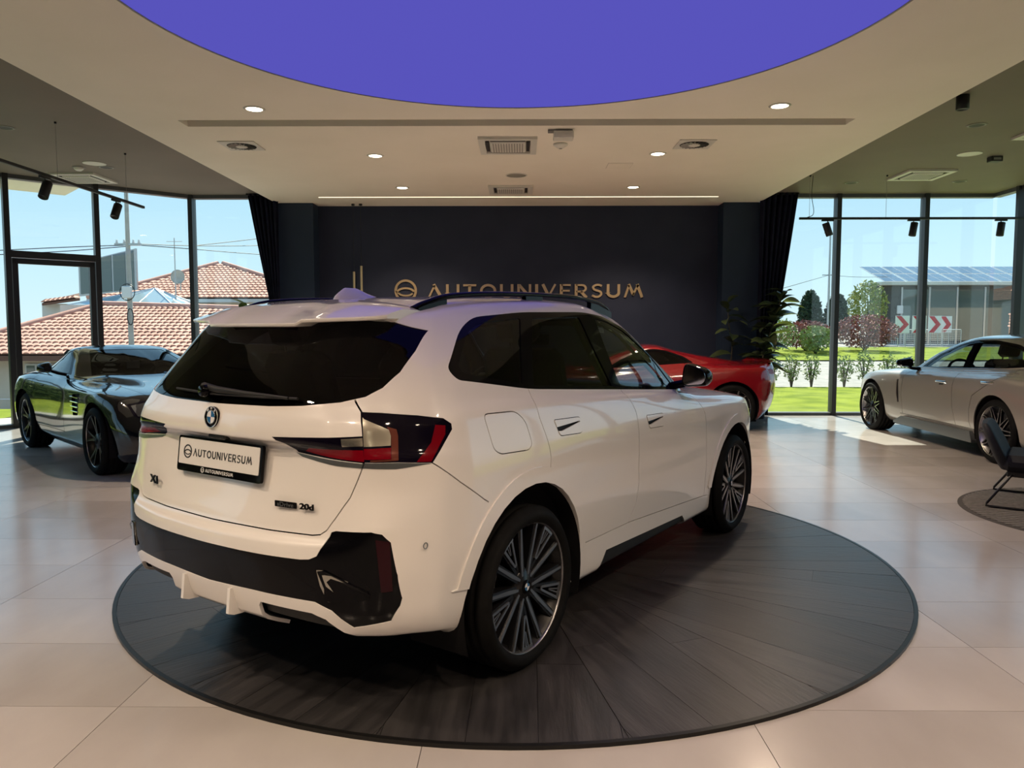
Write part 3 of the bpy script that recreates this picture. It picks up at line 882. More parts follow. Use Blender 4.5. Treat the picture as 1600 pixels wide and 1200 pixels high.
# ------------------------------------------------------------------ round platform
pf = empty('turntable_platform', (DISC_C[0], DISC_C[1], 0)); tag(pf, 'round dark plank platform under the white car', 'platform')
MB().lathe([(DISC_R - .02, .0005), (DISC_R - .02, .016), (DISC_R, .016), (DISC_R, .0005)], 128, closed=True, smooth=False).build('edge_trim', M['disc_rim'], pf)
N_S = 16; r0 = .12
for k in range(N_S):
    sec = None; rng = random.Random(k)
    half = PI / N_S; a_mid = R(-12 - 11.25) + 2 * PI * k / N_S
    # each wedge holds planks laid along its bisector
    rr = DISC_R - .022; w = .30
    m = int(math.ceil(rr * math.sin(half) / w + .5))
    edges = [-rr] + [(i - .5) * w + rng.uniform(-.03, .03) for i in range(-m, m + 2)] + [rr]
    Mo = Matrix.Rotation(a_mid, 4, 'Z')
    for lo, hi in zip(edges[:-1], edges[1:]):
        # wedge outline in local coords (x along the bisector), clipped to the strip
        g = .0016 / math.sin(half)
        poly = [(g, 0)] + [((rr) * math.cos(t), (rr) * math.sin(t)) for t in np.linspace(-half + .0008, half - .0008, 13)]
        poly = clip(poly, (0, lo + .0012), (1, lo + .0012)); 
        if len(poly) < 3: continue
        poly = clip(poly, (1, hi - .0012), (0, hi - .0012))
        if len(poly) < 3: continue
        xs_ = [p[0] for p in poly]
        cuts = [min(xs_), max(xs_)]
        if cuts[1] - cuts[0] > 1.5: cuts.insert(1, cuts[0] + rng.uniform(.7, 1.3))
        for ca, cb in zip(cuts[:-1], cuts[1:]):
            q = clip(poly, (ca + .0008, 1), (ca + .0008, 0)); q = clip(q, (cb - .0008, 0), (cb - .0008, 1)) if len(q) >= 3 else q
            if len(q) < 3: continue
            c = (sum(p[0] for p in q) / len(q), sum(p[1] for p in q) / len(q))
            if max(p[0] for p in q) - min(p[0] for p in q) < .02: continue
            me = MB().prism([(p[0] - c[0], p[1] - c[1]) for p in q], 'z', .001, .0145).mesh('plank', M['plank'])
            part('plank', me, pf, Mo @ Matrix.Translation((c[0], c[1], 0)))
MB().lathe([(0, .0005), (DISC_R - .021, .0005), (DISC_R - .021, .010), (0, .010)], 96, smooth=False).build('deck_base', M['matt_black'], pf)
# ------------------------------------------------------------------ wheels
def bar(mb, p0, p1, w0, w1, y0, y1, th):
    """tapered bar in the wheel plane (x,z) from p0 to p1; front face at depth y0 -> y1 (outboard is -y), thickness th"""
    a, b = Vector(p0), Vector(p1); d = (b - a).normalized(); n = Vector((-d.y, d.x))
    q = [a + n * w0 / 2, b + n * w1 / 2, b - n * w1 / 2, a - n * w0 / 2]
    ys = (y0, y1, y1, y0)
    vs = [(p.x, y, p.y) for p, y in zip(q, ys)] + [(p.x, y + th, p.y) for p, y in zip(q, ys)]
    mb.add(vs, [(0, 1, 2, 3), (7, 6, 5, 4), (0, 4, 5, 1), (1, 5, 6, 2), (2, 6, 7, 3), (3, 7, 4, 0)])

def pol(r, a): return (r * math.cos(R(a)), r * math.sin(R(a)))

def wheel_kit(Rt, Rr, wd, style):
    """meshes of one wheel, axle along y, outboard face towards -y, centred on the axle with the rim face at y = 0"""
    K = []
    t = MB(); yo, yi = -.022, wd - .022
    prof = [(Rr - .004, yo + .012), (Rr + .008, yo + .004), (Rr + (Rt - Rr) * .45, yo - .008), (Rt - .022, yo + .006), (Rt - .006, yo + .022)]
    g = .0065
    tread = []
    n_g = 4; a0, a1 = yo + .03, yi - .03
    for i in range(n_g):
        c = a0 + (a1 - a0) * (i + .5) / n_g
        tread += [(Rt, c - .007), (Rt - g, c - .0055), (Rt - g, c + .0055), (Rt, c + .007)]
    prof += [(Rt, yo + .03)] + tread + [(Rt, yi - .03), (Rt - .008, yi - .02), (Rt - .022, yi - .006), (Rr + .01, yi), (Rr - .02, yi - .01)]
    t.lathe(prof, 72, axis='y'); K.append(('tyre', t.mesh('tyre', M['tyre'])))
    rm = MB()
    rm.lathe([(Rr - .012, .012), (Rr - .002, -.006), (Rr + .002, -.010), (Rr, .004), (Rr - .020, .03), (Rr - .028, .10), (Rr - .02, wd - .05), (Rr - .03, wd - .05), (Rr - .038, .10), (Rr - .03, .03)], 64, axis='y', closed=True)
    K.append(('rim', rm.mesh('rim', M['rim_black'] if style != 'mesh' else M['rim_silver'])))
    lip = MB().lathe([(Rr - .010, -.002), (Rr - .001, -.0085), (Rr + .003, -.0112), (Rr + .004, -.006), (Rr - .006, .003)], 64, axis='y', closed=True)
    K.append(('rim_edge', lip.mesh('rim_edge', M['rim_silver'] if style == 'v' else M['rim_bright'])))
    bd = MB().lathe([(.06, .10), (Rr * .70, .10), (Rr * .70, .125), (.06, .125)], 48, axis='y', closed=True, smooth=False)
    K.append(('brake_disc', bd.mesh('brake_disc', M['disc_metal'])))
    bk = MB().lathe([(0, .15), (Rr - .04, .15), (Rr - .04, .16), (0, .16)], 40, axis='y', smooth=False)
    K.append(('back_plate', bk.mesh('back_plate', M['lining'])))
    cal = MB()
    for q in range(7):
        a = 150 + q * 9
        cal.box(Rr * .52, Rr * .76, .075, .145, -.03, .03, Matrix.Rotation(R(a), 4, 'Y'))
    K.append(('brake_caliper', cal.mesh('brake_caliper', M['grey_plastic'])))
    hub = MB().lathe([(0, .012), (.028, .012), (.034, .016), (.075, .020), (.085, .035), (.085, .10), (0, .10)], 30, axis='y')
    K.append(('hub', hub.mesh('hub', M['rim_black'] if style != 'v' else M['rim_black'])))
    cap_ = MB().lathe([(0, .007), (.028, .008), (.030, .013), (0, .013)], 24, axis='y')
    K.append(('centre_cap', cap_.mesh('centre_cap', M['gloss_black'])))
    if style == 'v':
        # five wide V pairs from the hub and five narrow forks from the rim, machined faces over black spokes
        vm, vb, fm, fb = MB(), MB(), MB(), MB()
        for s in (-1, 1):
            bar(vb, pol(.05, 90 + s * 20), pol(Rr - .006, 90 + s * 13.2), .030, .034, .020, .006, .05)
            bar(vm, pol(.052, 90 + s * 24), pol(.12, 90 + s * 16), .011, .017, .0165, .0135, .006)
            bar(vm, pol(.118, 90 + s * 16), pol(Rr - .010, 90 + s * 13.2), .017, .011, .0135, -.0005, .006)
            bar(fb, pol(.07, 126 + s * 3), pol(Rr - .006, 126 + s * 7.4), .014, .020, .026, .009, .04)
            bar(fm, pol(.135, 126 + s * 2.6), pol(Rr - .010, 126 + s * 7.0), .010, .012, .0135, .0005, .006)
            bar(fm, pol(.20, 126 + s * .6), pol(Rr - .010, 126 + s * 2.0), .004, .006, .0125, .0008, .006)
        bar(fm, pol(.135, 126 - 3.4), pol(.135, 126 + 3.4), .011, .011, .0135, .0135, .006)
        for k in range(3): bar(fm, pol(Rr - .016, 117.6 + k * 5.6), pol(Rr - .016, 117.6 + (k + 1) * 5.6), .013, .013, 0, 0, .006)
        K5 = [('spoke', vm.mesh('spoke', M['rim_silver'])), ('spoke_back', vb.mesh('spoke_back', M['rim_black'])), ('fork_spoke', fm.mesh('fork_spoke', M['rim_silver'])), ('fork_back', fb.mesh('fork_back', M['rim_black']))]
        rep = [(n_, me, Matrix.Rotation(2 * PI * k / 5, 4, 'Y')) for n_, me in K5 for k in range(5)]
    elif style == 'twin':
        sm_ = MB(); sb = MB()
        for s in (-1, 1):
            bar(sm_, pol(.05, 90 + s * 10), pol(Rr * .55, 90 + s * 7.5), .030, .026, .030, .018, .04)
            bar(sm_, pol(Rr * .55, 90 + s * 7.5), pol(Rr - .004, 90 + s * 12), .026, .020, .018, .002, .04)
            bar(sb, pol(.07, 90 + s * 8.5), pol(Rr * .55, 90 + s * 10.2), .005, .005, .027, .0165, .004)
            bar(sb, pol(Rr * .55, 90 + s * 10.2), pol(Rr - .008, 90 + s * 14.2), .005, .004, .0165, .001, .004)
        rep = [(n_, me, Matrix.Rotation(2 * PI * k / 5, 4, 'Y')) for n_, me in (('spoke', sm_.mesh('spoke', M['rim_black'])), ('spoke_edge', sb.mesh('spoke_edge', M['rim_silver']))) for k in range(5)]
    else:
        s1 = MB(); s2 = MB()
        for s in (-1, 1):
            bar(s1, pol(.06, 90 - s * 12), pol(Rr - .006, 90 + s * 15), .016, .012, .022, .001, .03)
            bar(s2, pol(.062, 90 - s * 12), pol(Rr - .008, 90 + s * 15), .006, .005, .0205, -.0005, .003)
        rep = [(n_, me, Matrix.Rotation(2 * PI * k / 10, 4, 'Y')) for n_, me in (('spoke', s1.mesh('spoke', M['rim_black'])), ('spoke_face', s2.mesh('spoke_face', M['rim_bright']))) for k in range(10)]
    return K, rep

def put_wheel(car, kit, x, y, z, turn=0.0, spin=0.0):
    """y < 0: right side. turn = steering angle"""
    K, rep = kit
    w_ = bpy.data.objects.new('wheel', None); link(w_, car); w_.empty_display_size = .1
    w_.matrix_local = Matrix.Translation((x, y, z)) @ Matrix.Rotation((0 if y < 0 else PI) + turn, 4, 'Z') @ Matrix.Rotation(spin, 4, 'Y')
    for n_, me in K: part(n_, me, w_)
    for n_, me, mm in rep: part(n_, me, w_, mm)
    return w_

def arch_poly(cx_, cz, r, z_low, n=26):
    """circle opening that runs straight down below z_low"""
    pts = [(cx_ - r, z_low - .4)] 
    a0 = math.asin(max(-1, min(1, (z_low - cz) / r)))
    pts = []
    for i in range(n + 1):
        a = PI - a0 + (a0 - (PI - a0)) * i / n
        pts.append((cx_ + r * math.cos(a), cz + r * math.sin(a)))
    return pts

def wheel_liner(car, x, z, r, y0, y1):
    for s in (-1, 1):
        mb = MB().lathe([(r, s * y0), (r, s * y1)], 36, axis='y', a0=R(-20), a1=R(200))
        mb.lathe([(0, s * y0), (r, s * y0)], 36, axis='y', smooth=False, a0=R(-20), a1=R(200))
        o = mb.build('wheel_liner', M['lining'], car); o.location = (x, 0, z)

def pane_group(Bs, rid, off=0.0):
    """both sides"""
    return [(Bs[0], Bs[0].faces_of(rid), -1, off), (Bs[1], Bs[1].faces_of(rid), 1, off)]

def nearest_panel(comp, body):
    c = Vector()
    for f in comp: c += f.calc_center_median() * f.calc_area()
    a = sum(f.calc_area() for f in comp)
    return c / max(a, 1e-9), a

def emit_panels(car, BR, BL, rid, seeds, mat, default='body_panel', off=0.0, wall=.014, min_area=2e-4, centre=()):
    """panels cut apart by the gaps; seeds: name -> (x,y,z) outboard point. Panels in `centre` join both halves"""
    found = {}
    for B, sg_ in ((BR, -1), (BL, 1)):
        for comp in B.components(rid):
            c, a = nearest_panel(comp, B)
            if a < min_area: continue
            best = None; pts_ = [f.verts[0].co for f in comp[::max(1, len(comp) // 400)]]
            for nm, p in seeds.items():
                p = Vector(p); d = min((q - p).length for q in pts_)
                if best is None or d < best[0]: best = (d, nm)
            nm = best[1] if best else default
            key = nm if nm in centre else (nm, sg_)
            found.setdefault(key, []).append((B, comp, sg_, off))
    for key, gr in found.items():
        nm = key if isinstance(key, str) else key[0]
        emit(None, gr, nm, mat, car, wall)

def lining_from(car, B, rids_out, off=-.03):
    """dark inner skin behind every panel (openings left open)"""
    F = [f for f in B.bm.faces if f[B.reg] not in rids_out]
    return emit(None, [(B, F, -1, off), (B, F, 1, off)], 'interior_lining', M['lining'], car, wall=0)

def seat(mb, x, y, z, w=.25, back=.62, rake=14, depth=.50):
    Ms = Matrix.Translation((x, y, z))
    mb.bevbox(-depth * .5, depth * .5, -w, w, 0, .16, .04, Ms)
    Mb = Ms @ Matrix.Translation((-depth * .45, 0, .08)) @ Matrix.Rotation(R(-rake), 4, 'Y')
    mb.bevbox(-.07, .07, -w, w, 0, back, .05, Mb)
    mb.bevbox(-.05, .05, -w * .5, w * .5, back + .04, back + .20, .03, Mb)
    mb.tube([Mb @ Vector((0, -.06, back - .02)), Mb @ Vector((0, -.06, back + .06))], .008, 6)
    mb.tube([Mb @ Vector((0, .06, back - .02)), Mb @ Vector((0, .06, back + .06))], .008, 6)

def steering(mb, x, y, z, tilt=25, r=.185):
    Ms = Matrix.Translation((x, y, z)) @ Matrix.Rotation(R(-90 + tilt), 4, 'Y')
    mb.tube([Ms @ Vector((r * math.cos(a), r * math.sin(a), 0)) for a in np.linspace(0, 2 * PI, 25)[:-1]], .016, 8, closed=True)
    mb.box(-.05, .05, -.06, .06, -.03, .03, Ms); mb.box(-.02, .02, -r, r, -.012, .012, Ms)
# ------------------------------------------------------------------ white SUV on the platform
# local frame: x forward from the rear axle, y left, z up; y in the tables is the distance outboard
def suv_table():
    T = []
    def side(ys, zs, xs=(-.40, .0, .55, 1.15, 1.75, 2.2, 2.7, 3.1)): return [(x, y, z) for x, y, z in zip(xs, ys, zs)]
    def row(rear, sd, fr): T.append(rear + sd + fr)
    row([(-.78, 0, .31), (-.78, .3, .31), (-.76, .55, .315), (-.68, .68, .325), (-.62, .75, .33), (-.52, .79, .32)],
        side((.80, .80, .80, .80, .80, .80, .80, .78), (.26, .22, .21, .21, .21, .21, .21, .21)), [(3.32, .66, .22), (3.42, .4, .22), (3.44, 0, .22)])
    row([(-.915, 0, .385), (-.905, .3, .385), (-.865, .56, .375), (-.785, .72, .37), (-.70, .80, .365), (-.54, .86, .34)],
        side((.865, .87, .87, .87, .87, .87, .87, .84), (.31, .27, .26, .26, .26, .26, .26, .26)), [(3.36, .70, .28), (3.48, .4, .28), (3.50, 0, .28)])
    row([(-.940, 0, .485), (-.930, .3, .485), (-.892, .57, .48), (-.825, .745, .475), (-.725, .84, .475), (-.56, .895, .46)],
        side((.90, .895, .885, .885, .885, .89, .90, .86), (.45, .44, .42, .42, .42, .43, .44, .45)), [(3.38, .72, .45), (3.51, .4, .45), (3.54, 0, .45)])
    row([(-.957, 0, .60), (-.947, .3, .60), (-.907, .58, .605), (-.835, .755, .605), (-.73, .86, .61), (-.56, .91, .61)],
        side((.918, .915, .905, .905, .905, .908, .915, .875), (.61,) * 8), [(3.38, .73, .60), (3.51, .4, .60), (3.54, 0, .60)])
    row([(-.955, 0, .675), (-.945, .3, .678), (-.905, .57, .685), (-.832, .757, .70), (-.728, .863, .70), (-.56, .914, .70)],
        side((.922, .92, .908, .907, .907, .912, .92, .878), (.70,) * 8), [(3.375, .73, .68), (3.50, .4, .68), (3.53, 0, .68)])
    row([(-.915, 0, .705), (-.905, .3, .708), (-.872, .57, .72), (-.828, .756, .75), (-.724, .862, .75), (-.56, .915, .75)],
        side((.923, .922, .912, .911, .912, .915, .921, .88), (.75,) * 8), [(3.365, .73, .73), (3.49, .4, .73), (3.52, 0, .73)])
    row([(-.898, 0, .76), (-.890, .3, .765), (-.862, .57, .775), (-.815, .75, .80), (-.715, .857, .80), (-.555, .914, .80)],
        side((.923, .923, .917, .916, .916, .917, .92, .878), (.80,) * 8), [(3.36, .73, .78), (3.485, .4, .78), (3.51, 0, .78)])
    row([(-.868, 0, .88), (-.863, .3, .88), (-.848, .56, .885), (-.797, .735, .89), (-.697, .84, .89), (-.547, .905, .89)],
        side((.919, .923, .921, .920, .920, .919, .914, .87), (.885, .885, .885, .878, .875, .87, .865, .845)), [(3.36, .72, .82), (3.475, .4, .81), (3.50, 0, .81)])
    row([(-.846, 0, 1.018), (-.842, .3, 1.018), (-.838, .55, 1.012), (-.794, .722, 1.0), (-.690, .826, .99), (-.541, .894, .985)],
        side((.911, .918, .920, .919, .918, .915, .905, .857), (.965, .962, .958, .948, .94, .932, .925, .90)), [(3.345, .705, .855), (3.462, .4, .845), (3.487, 0, .842)])
    row([(-.902, 0, 1.052), (-.893, .3, 1.052), (-.862, .57, 1.05), (-.789, .712, 1.045), (-.682, .806, 1.042), (-.532, .876, 1.04)],
        side((.898, .908, .913, .913, .911, .906, .892, .842), (1.025, 1.018, 1.01, .995, .983, .972, .96, .935)), [(3.325, .685, .885), (3.445, .4, .875), (3.47, 0, .87)])
    row([(-.898, 0, 1.115), (-.888, .3, 1.115), (-.853, .56, 1.115), (-.775, .695, 1.115), (-.668, .785, 1.118), (-.52, .852, 1.122)],
        [(-.40, .872, 1.125), (.0, .884, 1.12), (.55, .888, 1.105), (1.15, .884, 1.085), (1.72, .868, 1.06), (2.12, .815, 1.045), (2.5, .72, 1.04), (2.78, .57, 1.03)], [(2.93, .42, 1.02), (3.0, .2, 1.02), (3.02, 0, 1.022)])
    row([(-.876, 0, 1.172), (-.866, .3, 1.172), (-.828, .54, 1.175), (-.752, .668, 1.18), (-.648, .755, 1.19), (-.50, .815, 1.205)],
        [(-.38, .832, 1.205), (.02, .845, 1.195), (.55, .848, 1.17), (1.15, .838, 1.135), (1.85, .80, 1.10), (2.04, .70, 1.092), (2.14, .55, 1.09), (2.20, .40, 1.088)], [(2.235, .27, 1.086), (2.26, .14, 1.084), (2.27, 0, 1.083)])
    row([(-.755, 0, 1.345), (-.745, .28, 1.345), (-.705, .49, 1.348), (-.635, .61, 1.352), (-.54, .69, 1.358), (-.42, .735, 1.365)],
        [(-.31, .748, 1.372), (.05, .758, 1.377), (.50, .76, 1.375), (1.02, .752, 1.355), (1.58, .728, 1.305), (1.70, .64, 1.305), (1.78, .50, 1.308), (1.83, .37, 1.308)], [(1.865, .25, 1.308), (1.885, .13, 1.307), (1.895, 0, 1.306)])
    row([(-.635, 0, 1.487), (-.625, .26, 1.487), (-.59, .45, 1.488), (-.52, .56, 1.491), (-.43, .63, 1.495), (-.33, .662, 1.498)],
        [(-.24, .672, 1.503), (.06, .682, 1.527), (.46, .684, 1.550), (.90, .676, 1.552), (1.30, .652, 1.495), (1.40, .57, 1.512), (1.47, .45, 1.522), (1.51, .33, 1.526)], [(1.535, .22, 1.529), (1.55, .11, 1.531), (1.555, 0, 1.532)])
    row([(-.585, 0, 1.527), (-.575, .25, 1.527), (-.54, .43, 1.525), (-.475, .53, 1.525), (-.39, .592, 1.528), (-.30, .617, 1.535)],
        [(-.22, .628, 1.548), (.06, .638, 1.576), (.44, .640, 1.594), (.84, .632, 1.596), (1.18, .602, 1.552), (1.27, .52, 1.558), (1.34, .41, 1.563), (1.385, .30, 1.566)], [(1.41, .20, 1.568), (1.425, .10, 1.57), (1.43, 0, 1.571)])
    row([(-.52, 0, 1.556), (-.51, .22, 1.556), (-.48, .36, 1.553), (-.42, .44, 1.555), (-.34, .49, 1.56), (-.27, .50, 1.568)],
        [(-.20, .50, 1.580), (.06, .50, 1.602), (.40, .50, 1.616), (.74, .49, 1.616), (1.02, .45, 1.592), (1.10, .38, 1.592), (1.17, .30, 1.593), (1.21, .22, 1.594)], [(1.24, .14, 1.595), (1.255, .07, 1.595), (1.26, 0, 1.595)])
    row([(-.42, 0, 1.58), (-.41, 0, 1.581), (-.38, 0, 1.584), (-.34, 0, 1.588), (-.28, 0, 1.593), (-.23, 0, 1.598)],
        [(-.17, 0, 1.604), (.06, 0, 1.618), (.36, 0, 1.628), (.66, 0, 1.628), (.88, 0, 1.622), (.96, 0, 1.618), (1.02, 0, 1.615), (1.05, 0, 1.613)], [(1.08, 0, 1.611), (1.095, 0, 1.61), (1.10, 0, 1.61)])
    return T

def loft(mb, rings, cap=True, smooth=True, closed_ring=True):
    n = len(rings[0]); b = []
    vs = [p for r in rings for p in r]; fs = []
    for i in range(len(rings) - 1):
        for k in range(n if closed_ring else n - 1):
            k2 = (k + 1) % n
            fs.append((i * n + k, i * n + k2, (i + 1) * n + k2, (i + 1) * n + k))
    mb.add(vs, fs, smooth)
    if cap:
        mb.add(rings[0], [tuple(range(n))]); mb.add(rings[-1], [tuple(range(n))])

def font_mesh(name, body, size, depth, mat, shear=0.0, bold=0.0):
    """flat text as a mesh in the xy plane, extruded along z, centred"""
    c = bpy.data.curves.new('txt', 'FONT'); c.body = body; c.size = size; c.extrude = depth / 2; c.align_x = 'CENTER'; c.align_y = 'CENTER'; c.shear = shear; c.resolution_u = 3; c.offset = bold
    o = bpy.data.objects.new('txt', c); col.objects.link(o)
    dg = bpy.context.evaluated_depsgraph_get(); me = bpy.data.meshes.new_from_object(o.evaluated_get(dg))
    bpy.data.objects.remove(o); bpy.data.curves.remove(c)
    me.name = name; me.materials.clear(); me.materials.append(mat)
    return me

M['grey_glint'] = pm('painted_glint', (.42, .41, .36), .22, .9)  # pale metal standing in for the bright reflection on the black air guides
suv = empty('white_suv', (-.702, 3.683, .0145), PI / 2 - .592)
tag(suv, 'white compact SUV with black bumper and dark rear window on the round platform', 'car')
B = Body(suv_table())
# openings for the wheels
RA, FA, AZ = (0.0, .352), (2.692, .352), .30
hole = B.region(arch_poly(RA[0], RA[1], .455, AZ - .25), 'side', 98, .05)
hole += B.region([(RA[0] - .455, .1), (RA[0] + .40, .1), (RA[0] + .40, .36), (RA[0] - .455, .36)], 'side', 98, -.5, within={0})
hole += B.region(arch_poly(FA[0], FA[1], .447, AZ - .25), 'side', 98, .05)
hole += B.region([(FA[0] - .43, .1), (FA[0] + .447, .1), (FA[0] + .447, .36), (FA[0] - .43, .36)], 'side', 98, -.5, within={0})
bmesh.ops.delete(B.bm, geom=[f for f in B.bm.faces if f[B.reg] == 98], context='FACES')
# side windows: black surround, then the panes
dlo = round_poly([(-.372, 1.262), (-.400, 1.305), (-.340, 1.36), (-.235, 1.455), (-.11, 1.512), (.26, 1.540), (.838, 1.552), (1.12, 1.531), (1.355, 1.475), (1.68, 1.288), (1.872, 1.10), (1.80, 1.088), (.908, 1.146), (.076, 1.200), (-.258, 1.247)],
                 [.03, .05, .05, .06, .06, .08, .08, .08, .08, .10, .02, .02, .1, .1, .08], 4)
B.region(dlo, 'side', 1, .05)
q1 = round_poly([(-.325, 1.288), (-.33, 1.318), (-.185, 1.45), (-.075, 1.490), (.228, 1.512), (.048, 1.226), (-.215, 1.268)], [.03, .04, .05, .05, .015, .01, .04], 4)
q2 = round_poly([(.128, 1.214), (.322, 1.513), (.78, 1.524), (.885, 1.166)], .015, 3)
q3 = round_poly([(.988, 1.160), (.955, 1.520), (1.11, 1.506), (1.33, 1.455), (1.62, 1.29), (1.765, 1.135), (1.77, 1.108)], [.015, .015, .05, .06, .06, .02, .01], 4)
B.region(q1, 'side', 2, .05, within={1}); B.region(q2, 'side', 3, .05, within={1}); B.region(q3, 'side', 4, .05, within={1})
rg = [(0, 1.168), (.30, 1.172), (.457, 1.18), (.60, 1.196), (.665, 1.215), (.695, 1.245), (.708, 1.30), (.70, 1.375), (.680, 1.455), (.56, 1.500), (.30, 1.505), (0, 1.505)]
B.region(rg, 'rear', 5, .08, within={0}, lim=lambda c: c.x < -.2)
B.region([(2.25, 0), (2.18, .40), (2.12, .55), (2.02, .685), (1.70, .63), (1.415, .56), (1.49, .44), (1.54, .2), (1.555, 0)], 'top', 13, .1, within={0}, lim=lambda c: c.x > 1.3)
lining_from(suv, B, {2, 3, 4, 5, 13}, -.05)
# lamps
def V3c(*p): return [((x + y) * .70710678, z) for x, y, z in p]
lamp = V3c((-.759, .672, 1.164), (-.71, .726, 1.160), (-.604, .805, 1.146), (-.515, .852, 1.130), (-.486, .867, 1.108), (-.488, .872, 1.087), (-.552, .873, 1.025), (-.598, .869, .978), (-.708, .803, .989), (-.791, .719, .991))
B.region(lamp, 'corner', 6, .05, within={0})
B.region([(-.055, 1.147), (-.049, 1.140), (.037, 1.102), (.044, 1.08), (.043, 1.047), (-.052, 1.045)], 'corner', 14, .05, within={6})
B.region([(.030, 1.113), (.064, 1.102), (.0695, 1.08), (.069, .995), (-.03, .993), (-.03, .999), (.044, 1.0), (.045, 1.08)], 'corner', 15, .05, within={6})
B.region([(-.052, 1.038), (.0435, 1.040), (.0435, 1.001), (-.052, 1.001)], 'corner', 16, .05, within={6})
B.region([(.207, 1.110), (.246, 1.104), (.2447, 1.073), (.1867, .983), (.133, .986), (.189, 1.048)], 'corner', 17, .05, within={6})
B.region([(.716, 1.082), (.345, 1.064), (.432, 1.008), (.725, .988)], 'rear', 7, .05, within={0})
B.region([(.722, 1.034), (.50, 1.030), (.47, 1.015), (.62, 1.000), (.722, .993)], 'rear', 18, .05, within={7})
B.region([(.645, 1.072), (.708, 1.076), (.711, 1.047), (.65, 1.044)], 'rear', 23, .05, within={7})
B.region([(.425, 1.006), (.725, .986), (.725, .970), (.62, .974), (.455, .994)], 'rear', 19, .05, within={0})
B.region([(-.056, .990), (.067, .988), (.188, .977), (.06, .966), (-.056, .971)], 'corner', 19, .05, within={0})
# bumper: black band with corner panels, dark exhaust bays, red reflectors
band = [(0, .633), (.223, .634), (.52, .641), (.560, .646), (.590, .660), (.606, .690), (.622, .742), (.640, .748), (.775, .755), (.806, .747), (.828, .718), (.842, .60), (.842, .510), (.834, .482), (.804, .425), (.69, .398), (.630, .462), (.566, .487), (.285, .484), (0, .474)]
B.region(band, 'rear', 9, .05, within={0}, lim=lambda c: c.x < -.5)
B.region([(-.016, .728), (.034, .720), (.043, .54), (.002, .538)], 'corner', 11, .05, within={9})
B.region([(.592, .612), (.615, .613), (.705, .578), (.70, .572), (.645, .586), (.628, .572), (.672, .498), (.622, .496), (.600, .555)], 'rear', 24, .05, within={9}, lim=lambda c: c.x < -.5)  # V-shaped highlight of the gloss black facets, put in as a lighter patch
B.region([(.285, .25), (.285, .425), (.30, .443), (.545, .441), (.60, .424), (.650, .372), (.70, .32), (.70, .25)], 'rear', 10, -.6, within={0}, lim=lambda c: c.x < -.55)
B.region([(.62, .15), (.75, .33), (1.78, .30), (1.97, .15)], 'side', 22, -.2, within={0})
# flares round the arches
B.region([(RA[0] - .535, .489)] + arch_poly(RA[0], RA[1], .522, .49)[0:] + [(RA[0] + .50, .40), (RA[0] + .36, .40), (0, .40)], 'side', 8, .05, within={0})
B.region(arch_poly(FA[0], FA[1], .508, .42) + [(FA[0] + .48, .40), (FA[0] - .49, .40)], 'side', 8, .05, within={0})
# door handles
for x0, zc, dz in ((.190, 1.022, -.008), (1.142, .955, -.008)):
    w = .235
    B.region(round_poly([(x0, zc + .034), (x0 + w, zc + .034 + dz * .8), (x0 + w, zc - .036 + dz), (x0 + .03, zc - .036)], [.012, .03, .03, .02], 5), 'side', 20, .05, within={0})
    B.region([(x0 + .004, zc + .002), (x0 + w - .022, zc + .012), (x0 + w - .012, zc + .008), (x0 + .05, zc - .018), (x0 + .008, zc - .014)], 'side', 21, .05, within={20})
# panel gaps
G = .0046
for x0, zc, dz in ((.190, 1.022, -.008), (1.142, .955, -.008)):
    w = .235
    B.strip(round_poly([(x0 - .002, zc + .036), (x0 + w + .002, zc + .036 + dz * .8), (x0 + w + .002, zc - .038 + dz), (x0 + .028, zc - .038)], [.012, .03, .03, .02], 5), 'side', .003, .05, within={0, 20}, closed=True)
B.strip([(.640, 1.204), (.675, 1.164), (.706, 1.09), (.719, 1.05), (.722, .985), (.70, .921), (.68, .865), (.635, .794), (.60, .745), (.575, .728), (.54, .722), (.33, .716), (0, .712)], 'rear', G, .05, within={0, 7, 19}, lim=lambda c: c.x < -.5)
B.strip([(-.605, .978), (-.488, .891), (-.357, .805), (-.33, .79)], 'side', G, .05, within={0})
B.strip([(.072, 1.205), (.079, 1.081), (.125, .945), (.134, .90), (.131, .84)], 'side', G, .05, within={0})
B.strip([(.962, 1.145), (1.022, 1.025), (1.035, .916), (1.076, .64), (1.06, .518), (.986, .421)], 'side', G, .05, within={0})
B.strip([(1.875, 1.10), (1.92, 1.05), (2.042, .919), (2.09, .72), (2.125, .50), (2.135, .36)], 'side', G, .05, within={0})
B.strip([(.36, .425), (.99, .424), (2.14, .362), (2.2, .355)], 'side', G, .05, within={0})
B.strip([(1.88, 1.095), (2.0, 1.085), (2.12, 1.062)], 'side', G, .02, within={0})
B.strip([(2.31, 0), (2.25, .40), (2.18, .57), (2.09, .72), (2.12, .765), (2.4, .765), (2.8, .72), (3.1, .64), (3.3, .48), (3.36, .25), (3.375, 0)], 'top', G, .05, within={0})
B.strip([(3.10, .30), (3.13, .60), (3.10, .80), (3.15, .90)], 'side', G, .05, within={0})
BL = B.copy(); BR = B
fuel = round_poly([(-.302, 1.127), (-.09, 1.121), (-.03, 1.075), (-.008, .975), (-.035, .955), (-.235, .963), (-.275, .985)], [.03, .03, .03, .02, .02, .03, .03], 4)
BR.strip(fuel, 'side', .0042, .05, within={0}, closed=True)
for b_ in (BR, BL): bmesh.ops.delete(b_.bm, geom=[f for f in b_.bm.faces if f[b_.reg] == GAP], context='FACES')
